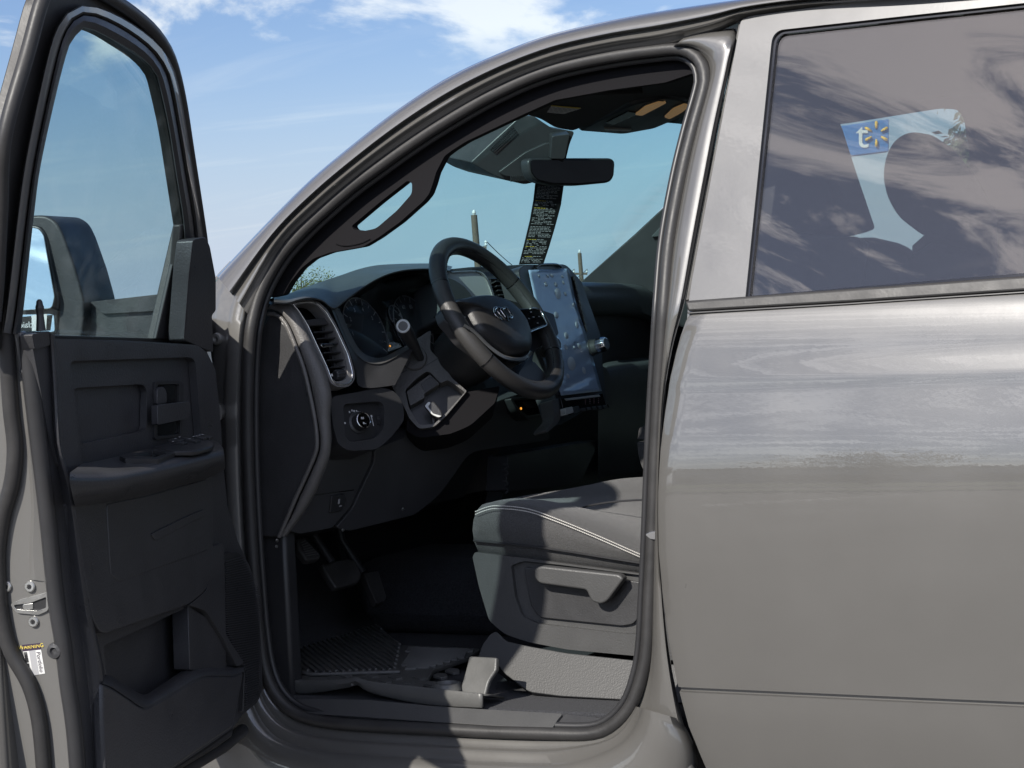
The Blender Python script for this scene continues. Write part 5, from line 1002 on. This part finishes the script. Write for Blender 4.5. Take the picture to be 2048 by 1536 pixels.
# protective film on the screen
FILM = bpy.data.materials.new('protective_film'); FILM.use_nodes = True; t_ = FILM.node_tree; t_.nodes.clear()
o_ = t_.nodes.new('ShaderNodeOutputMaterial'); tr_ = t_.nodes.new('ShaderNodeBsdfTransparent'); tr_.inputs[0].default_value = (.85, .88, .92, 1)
pb_ = t_.nodes.new('ShaderNodeBsdfPrincipled'); pb_.inputs['Base Color'].default_value = (.52, .68, .92, 1); pb_.inputs['Roughness'].default_value = .18; pb_.inputs['Coat Weight'].default_value = .5  # blue sky reflection put into the film's base colour
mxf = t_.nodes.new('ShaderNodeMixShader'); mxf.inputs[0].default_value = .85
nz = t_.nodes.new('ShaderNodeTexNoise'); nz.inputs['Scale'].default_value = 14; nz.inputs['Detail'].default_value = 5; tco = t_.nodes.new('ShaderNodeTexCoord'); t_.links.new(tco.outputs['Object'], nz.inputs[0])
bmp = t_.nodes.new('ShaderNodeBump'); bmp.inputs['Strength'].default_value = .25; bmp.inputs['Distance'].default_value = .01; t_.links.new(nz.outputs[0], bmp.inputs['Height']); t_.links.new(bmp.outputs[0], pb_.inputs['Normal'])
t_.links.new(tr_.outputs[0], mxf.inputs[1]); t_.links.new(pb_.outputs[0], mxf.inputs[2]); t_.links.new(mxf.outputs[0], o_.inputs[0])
fl_, fr_ = spl([(1057, 540), (1070, 600), (1090, 680), (1110, 750), (1122, 791)], 30), spl([(1138, 537), (1152, 605), (1172, 668), (1190, 730), (1204, 782)], 30)
gridf = []
for i in range(30):
    row = []
    for j in range(14):
        q = lerp(fl_[i], fr_[i], j/13); wv = .0012*math.sin(i*1.7 + j*.6)*(1 if (i > 24 or i < 2 or j > 11) else .12) + (.004*max(0, i-26)/3)
        row.append(SP_(q[0], q[1], .0055 + wv))
    gridf.append(row)
PF = loft('screen_film', gridf, FILM, None, solid=.0003, angle=60); tag(PF, 'wrinkled protective film with bubbles, sky reflection in its colour, stuck over the tall touch screen', 'protective film')
BUB = mat('film_bubble', (.62, .68, .75), .35)
for x, y, a, b in ((1116, 587, 6, 11), (1131, 588, 2.5, 4), (1092, 568, 3, 5), (1112, 569, 3, 5), (1104, 551, 3, 4), (1127, 565, 2, 4), (1147, 609, 2, 4), (1154, 650, 3, 7), (1113, 630, 4, 7), (1133, 671, 4, 7), (1158, 692, 3.5, 6), (1132, 694, 3, 6), (1149, 695, 1.6, 3), (1143, 727, 8, 14), (1168, 741, 3.5, 7), (1136, 752, 3, 5), (1096, 552, 2, 3), (1078, 552, 2, 3), (1125, 553, 2, 3)):
    pillow('bubble', [(x + a*math.cos(k*math.pi/7) + 1.5*math.sin(k*math.pi/7), y + b*math.sin(k*math.pi/7)) for k in range(14)], SP_.up(.0062), [(1, 0), (.7, .0006), (.3, .0009)], BUB, PF, back=.0003)

# ------------------------------------------------------------------ surroundings
def struct(o): o['kind'] = 'structure'; return o
GRD = mat('parking_asphalt', (.115, .112, .108), .85, bump=.4, bscale=40, var=.18, vscale=.6)
gm = MB(); gm.add([V((-900, -900, 0)), V((900, -900, 0)), V((900, 900, 0)), V((-900, 900, 0))], [[0, 1, 2, 3]]); struct(gm.build('ground', GRD))
LINE = mat('line_paint', (.75, .75, .72), .7)
for i in range(7):
    x = -9 + i*3.0 + 1.6; l = MB(); l.box(V((x, -14, .003)), V((1, 0, 0)), V((0, 1, 0)), V((0, 0, 1)), .05, 2.6, .001); struct(l.build('parking_line', LINE))
GRASS = mat('verge_grass', (.07, .10, .03), .9, bump=1, bscale=30, var=.35, vscale=1.5); KERB = mat('kerb_concrete', (.42, .41, .38), .85, var=.1, vscale=2); ROAD = mat('road_asphalt', (.06, .06, .062), .85, var=.12, vscale=1)
def slab(name, y0, y1, z1, m): struct(box(name, (0, (y0+y1)/2, z1/2), (120, (y1-y0)/2, z1/2), m, None, .01))
slab('kerb', -19.2, -19.0, .13, KERB); slab('verge', -23.0, -19.2, .12, GRASS); slab('kerb', -23.2, -23.0, .13, KERB); slab('road', -31.0, -23.2, .004, ROAD); slab('kerb', -31.2, -31.0, .13, KERB); slab('verge', -60.0, -31.2, .12, GRASS)
BARK = mat('bark', (.10, .075, .05), .9, bump=1, bscale=20); POLE = mat('pole_wood', (.13, .10, .075), .9, bump=.8, bscale=30, var=.2)
LEAF = [mat('leaf', c, .6, var=.25, vscale=3) for c in ((.075, .095, .030), (.15, .15, .035), (.055, .075, .03))]
def tree(base, h, r, kind, label, dens=900, group=None, leaf=.022):
    t = thing('tree', label, 'tree', base, group); b = V(base)
    tr = MB()
    vs, fs = tube_geo([b, b + V((.1, 0, h*.3)), b + V((0, .1, h*.6)), b + V((.05, 0, h*.9))], [h*.03, h*.024, h*.016, h*.004], seg=8); tr.add(vs, fs)
    tips = []
    for i in range(9):
        a = i*2.4; z = h*(.35 + .05*i); e = b + V((math.cos(a)*r*.7, math.sin(a)*r*.7, z + h*.12)); s = b + V((0, 0, z)); vs, fs = tube_geo([s, (s+e)*.5 + V((0, 0, h*.02)), e], [h*.012, h*.008, h*.003], seg=6); tr.add(vs, fs); tips += [e, (s+e)*.5]
    tips.append(b + V((0, 0, h*.92)))
    tr.build('trunk', BARK, t)
    cr = MB()
    for i in range(dens):
        c = random.choice(tips) + V((random.gauss(0, r*.26), random.gauss(0, r*.26), random.gauss(0, h*.07))); n = V((random.uniform(-1, 1), random.uniform(-1, 1), random.uniform(-.2, 1))).normalized(); a = n.orthogonal().normalized(); s = h*leaf*random.uniform(.6, 1.5); q = n.cross(a)
        cr.add([c - a*s, c - q*s*.5 + n*s*.1, c + a*s, c + q*s*.5 + n*s*.1], [[0, 1, 2, 3]])
    me = bpy.data.meshes.new('crown'); me.from_pydata([tuple(v) for v in cr.v], [], cr.f); me.update(); link('crown', me, LEAF[kind], t)
def at(px, py, dist): d = ray(px, py).normalized(); return CAM + d*dist
def ground_under(px, py, dist): p = at(px, py, dist); return (p.x, p.y, 0), p.z
for px, py, dist, r, k, lb in ((598, 538, 62, .55, 1, 'yellow green tree beside the windscreen pillar, seen over the dash'), (636, 541, 70, .5, 1, 'small thin tree right of the other tree seen over the dash'), (1940, 232, 60, 1.0, 2, 'tall dark tree seen through the rear door window')):
    b, h = ground_under(px, py, dist); tree(b, h, r, k, lb, 2200, leaf=.011 if k == 1 else .022)
# utility poles and wires
def pole(px, py, dist, lab, lean):
    top = at(px, py, dist); t = thing('utility_pole', lab, 'utility pole', (top.x, top.y, 0), 'wooden utility poles beyond the windscreen')
    dn_ = V((-UP.x, -UP.y, -UP.z)); base = V((top.x, top.y, 0)) + RT*lean*top.z
    tube('post', [base, (base+top)*.5, top], [.11, .10, .085], POLE, t, seg=12)
    sdir = RT; a = top - V((0, 0, .9))
    m_ = MB(); m_.box(a, sdir, VW, UP, .30, .04, .045); m_.build('crossarm', POLE, t)
    for s in (-.28, .28): lathe('insulator', a + sdir*s + UP*.045, UP, [(0, .02), (.04, .05), (.08, .03), (.11, .05), (.16, .02)], LABELW, t, seg=10)
    lathe('insulator', top, UP, [(0, .03), (.06, .06), (.14, .03)], LABELW, t, seg=10)
    return a, top
a1, t1 = pole(948, 430, 60, 'wooden utility pole seen through the windscreen above the steering wheel', .03)
a2, t2 = pole(1159, 506, 95, 'distant wooden utility pole seen behind the touch screen', .03)
WIRE = mat('wire', (.05, .05, .05), .6)
for s, i in ((-.28, 0), (.28, 1)):
    A = a1 + RT*s + UP*.2; B_ = a2 + RT*s + UP*.2; pts = [A.lerp(B_, k/24) - V((0, 0, 4*.9*(k/24)*(1-k/24))) for k in range(25)]
    o_ = tube('overhead_wire', pts, .012, WIRE, None, seg=5); tag(o_, ('overhead wire from the left arm of the nearer pole', 'overhead wire from the right arm of the nearer pole')[i], 'wire')
# store sign seen through both rear windows
BLUE = mat('sign_blue', (.05, .20, .50), .5); SPARK = mat('sign_yellow', (.95, .55, .03), .5); SIGNW = mat('sign_white', (.85, .85, .85), .5)
sgd = 42.0; c = at(1714, 277, sgd); sg = thing('store_sign', 'blue store sign with white letters and yellow spark, seen through the rear window', 'sign', (c.x, c.y, 0))
SG = S(c, -VW + V((0, 0, VW.z)), RT)
plate('sign_panel', [(1640, 258), (1778, 238), (1778, 303), (1640, 320)], SG, .3, BLUE, sg, bevel=.02)
k_ = sgd/FOC
text('sign_letter', 't', SG(1724, 272) + SG.n*.03, SG.r, SG.u, .72, SIGNW, sg)
text('sign_letter', 'r', SG(1704, 276) + SG.n*.03, SG.r, SG.u, .72, SIGNW, sg) if False else None
sp_c = SG(1752, 268)
for i in range(6):
    a = math.pi/2 + i*math.pi/3; d = SG.r*math.cos(a) + SG.u*math.sin(a); e = SG.n.cross(d)
    vs = [sp_c + SG.n*.03 + d*(.10 + .15*u_) + e*(.026*w2) for u_, w2 in ((0, -.5), (.5, -1), (.85, -1), (1, 0), (.85, 1), (.5, 1), (0, .5))]
    mk('sign_spark', vs, [list(range(7))], SPARK, sg, solid=.03)
for x in (1648, 1690): p_ = SG(x, 310); tube('sign_post', [V((p_.x, p_.y, 0)), V((p_.x, p_.y, p_.z))], .12, SATIN, sg, seg=10)
# what the paint mirrors: trees and a low store behind the photographer
for i, (x, y, h, r) in enumerate(((9, -38, 7.5, 2.6), (14.5, -41, 9, 3.2), (24, -36, 7, 2.6), (-16, -48, 8, 3), (31, -47, 10, 3.6))):
    tree((x, y, 0), h, r, (2, 0, 2, 0, 2)[i], ('round tree behind the photographer, mirrored in the rear door', 'tallest tree behind the photographer', 'short tree behind the photographer', 'lone tree behind the photographer to the left', 'far tree behind the photographer to the right')[i], 900)
st_ = thing('store_building', 'long pale low store far behind the photographer', 'building', (0, -75, 0))
WALLM = mat('store_wall', (.62, .58, .52), .8, var=.08, vscale=.8); ROOFM = mat('store_trim', (.20, .18, .17), .7); DKG = mat('store_glass', (.03, .04, .05), .1)
box('wall', (0, -80, 2.6), (46, 5, 2.6), WALLM, st_, .05); box('parapet', (0, -79.9, 5.4), (46.3, 5.3, .25), ROOFM, st_, .05)
for i in range(9): box('window', (-36 + i*9, -74.97, 1.7), (3, .06, 1.2), DKG, st_, .02)
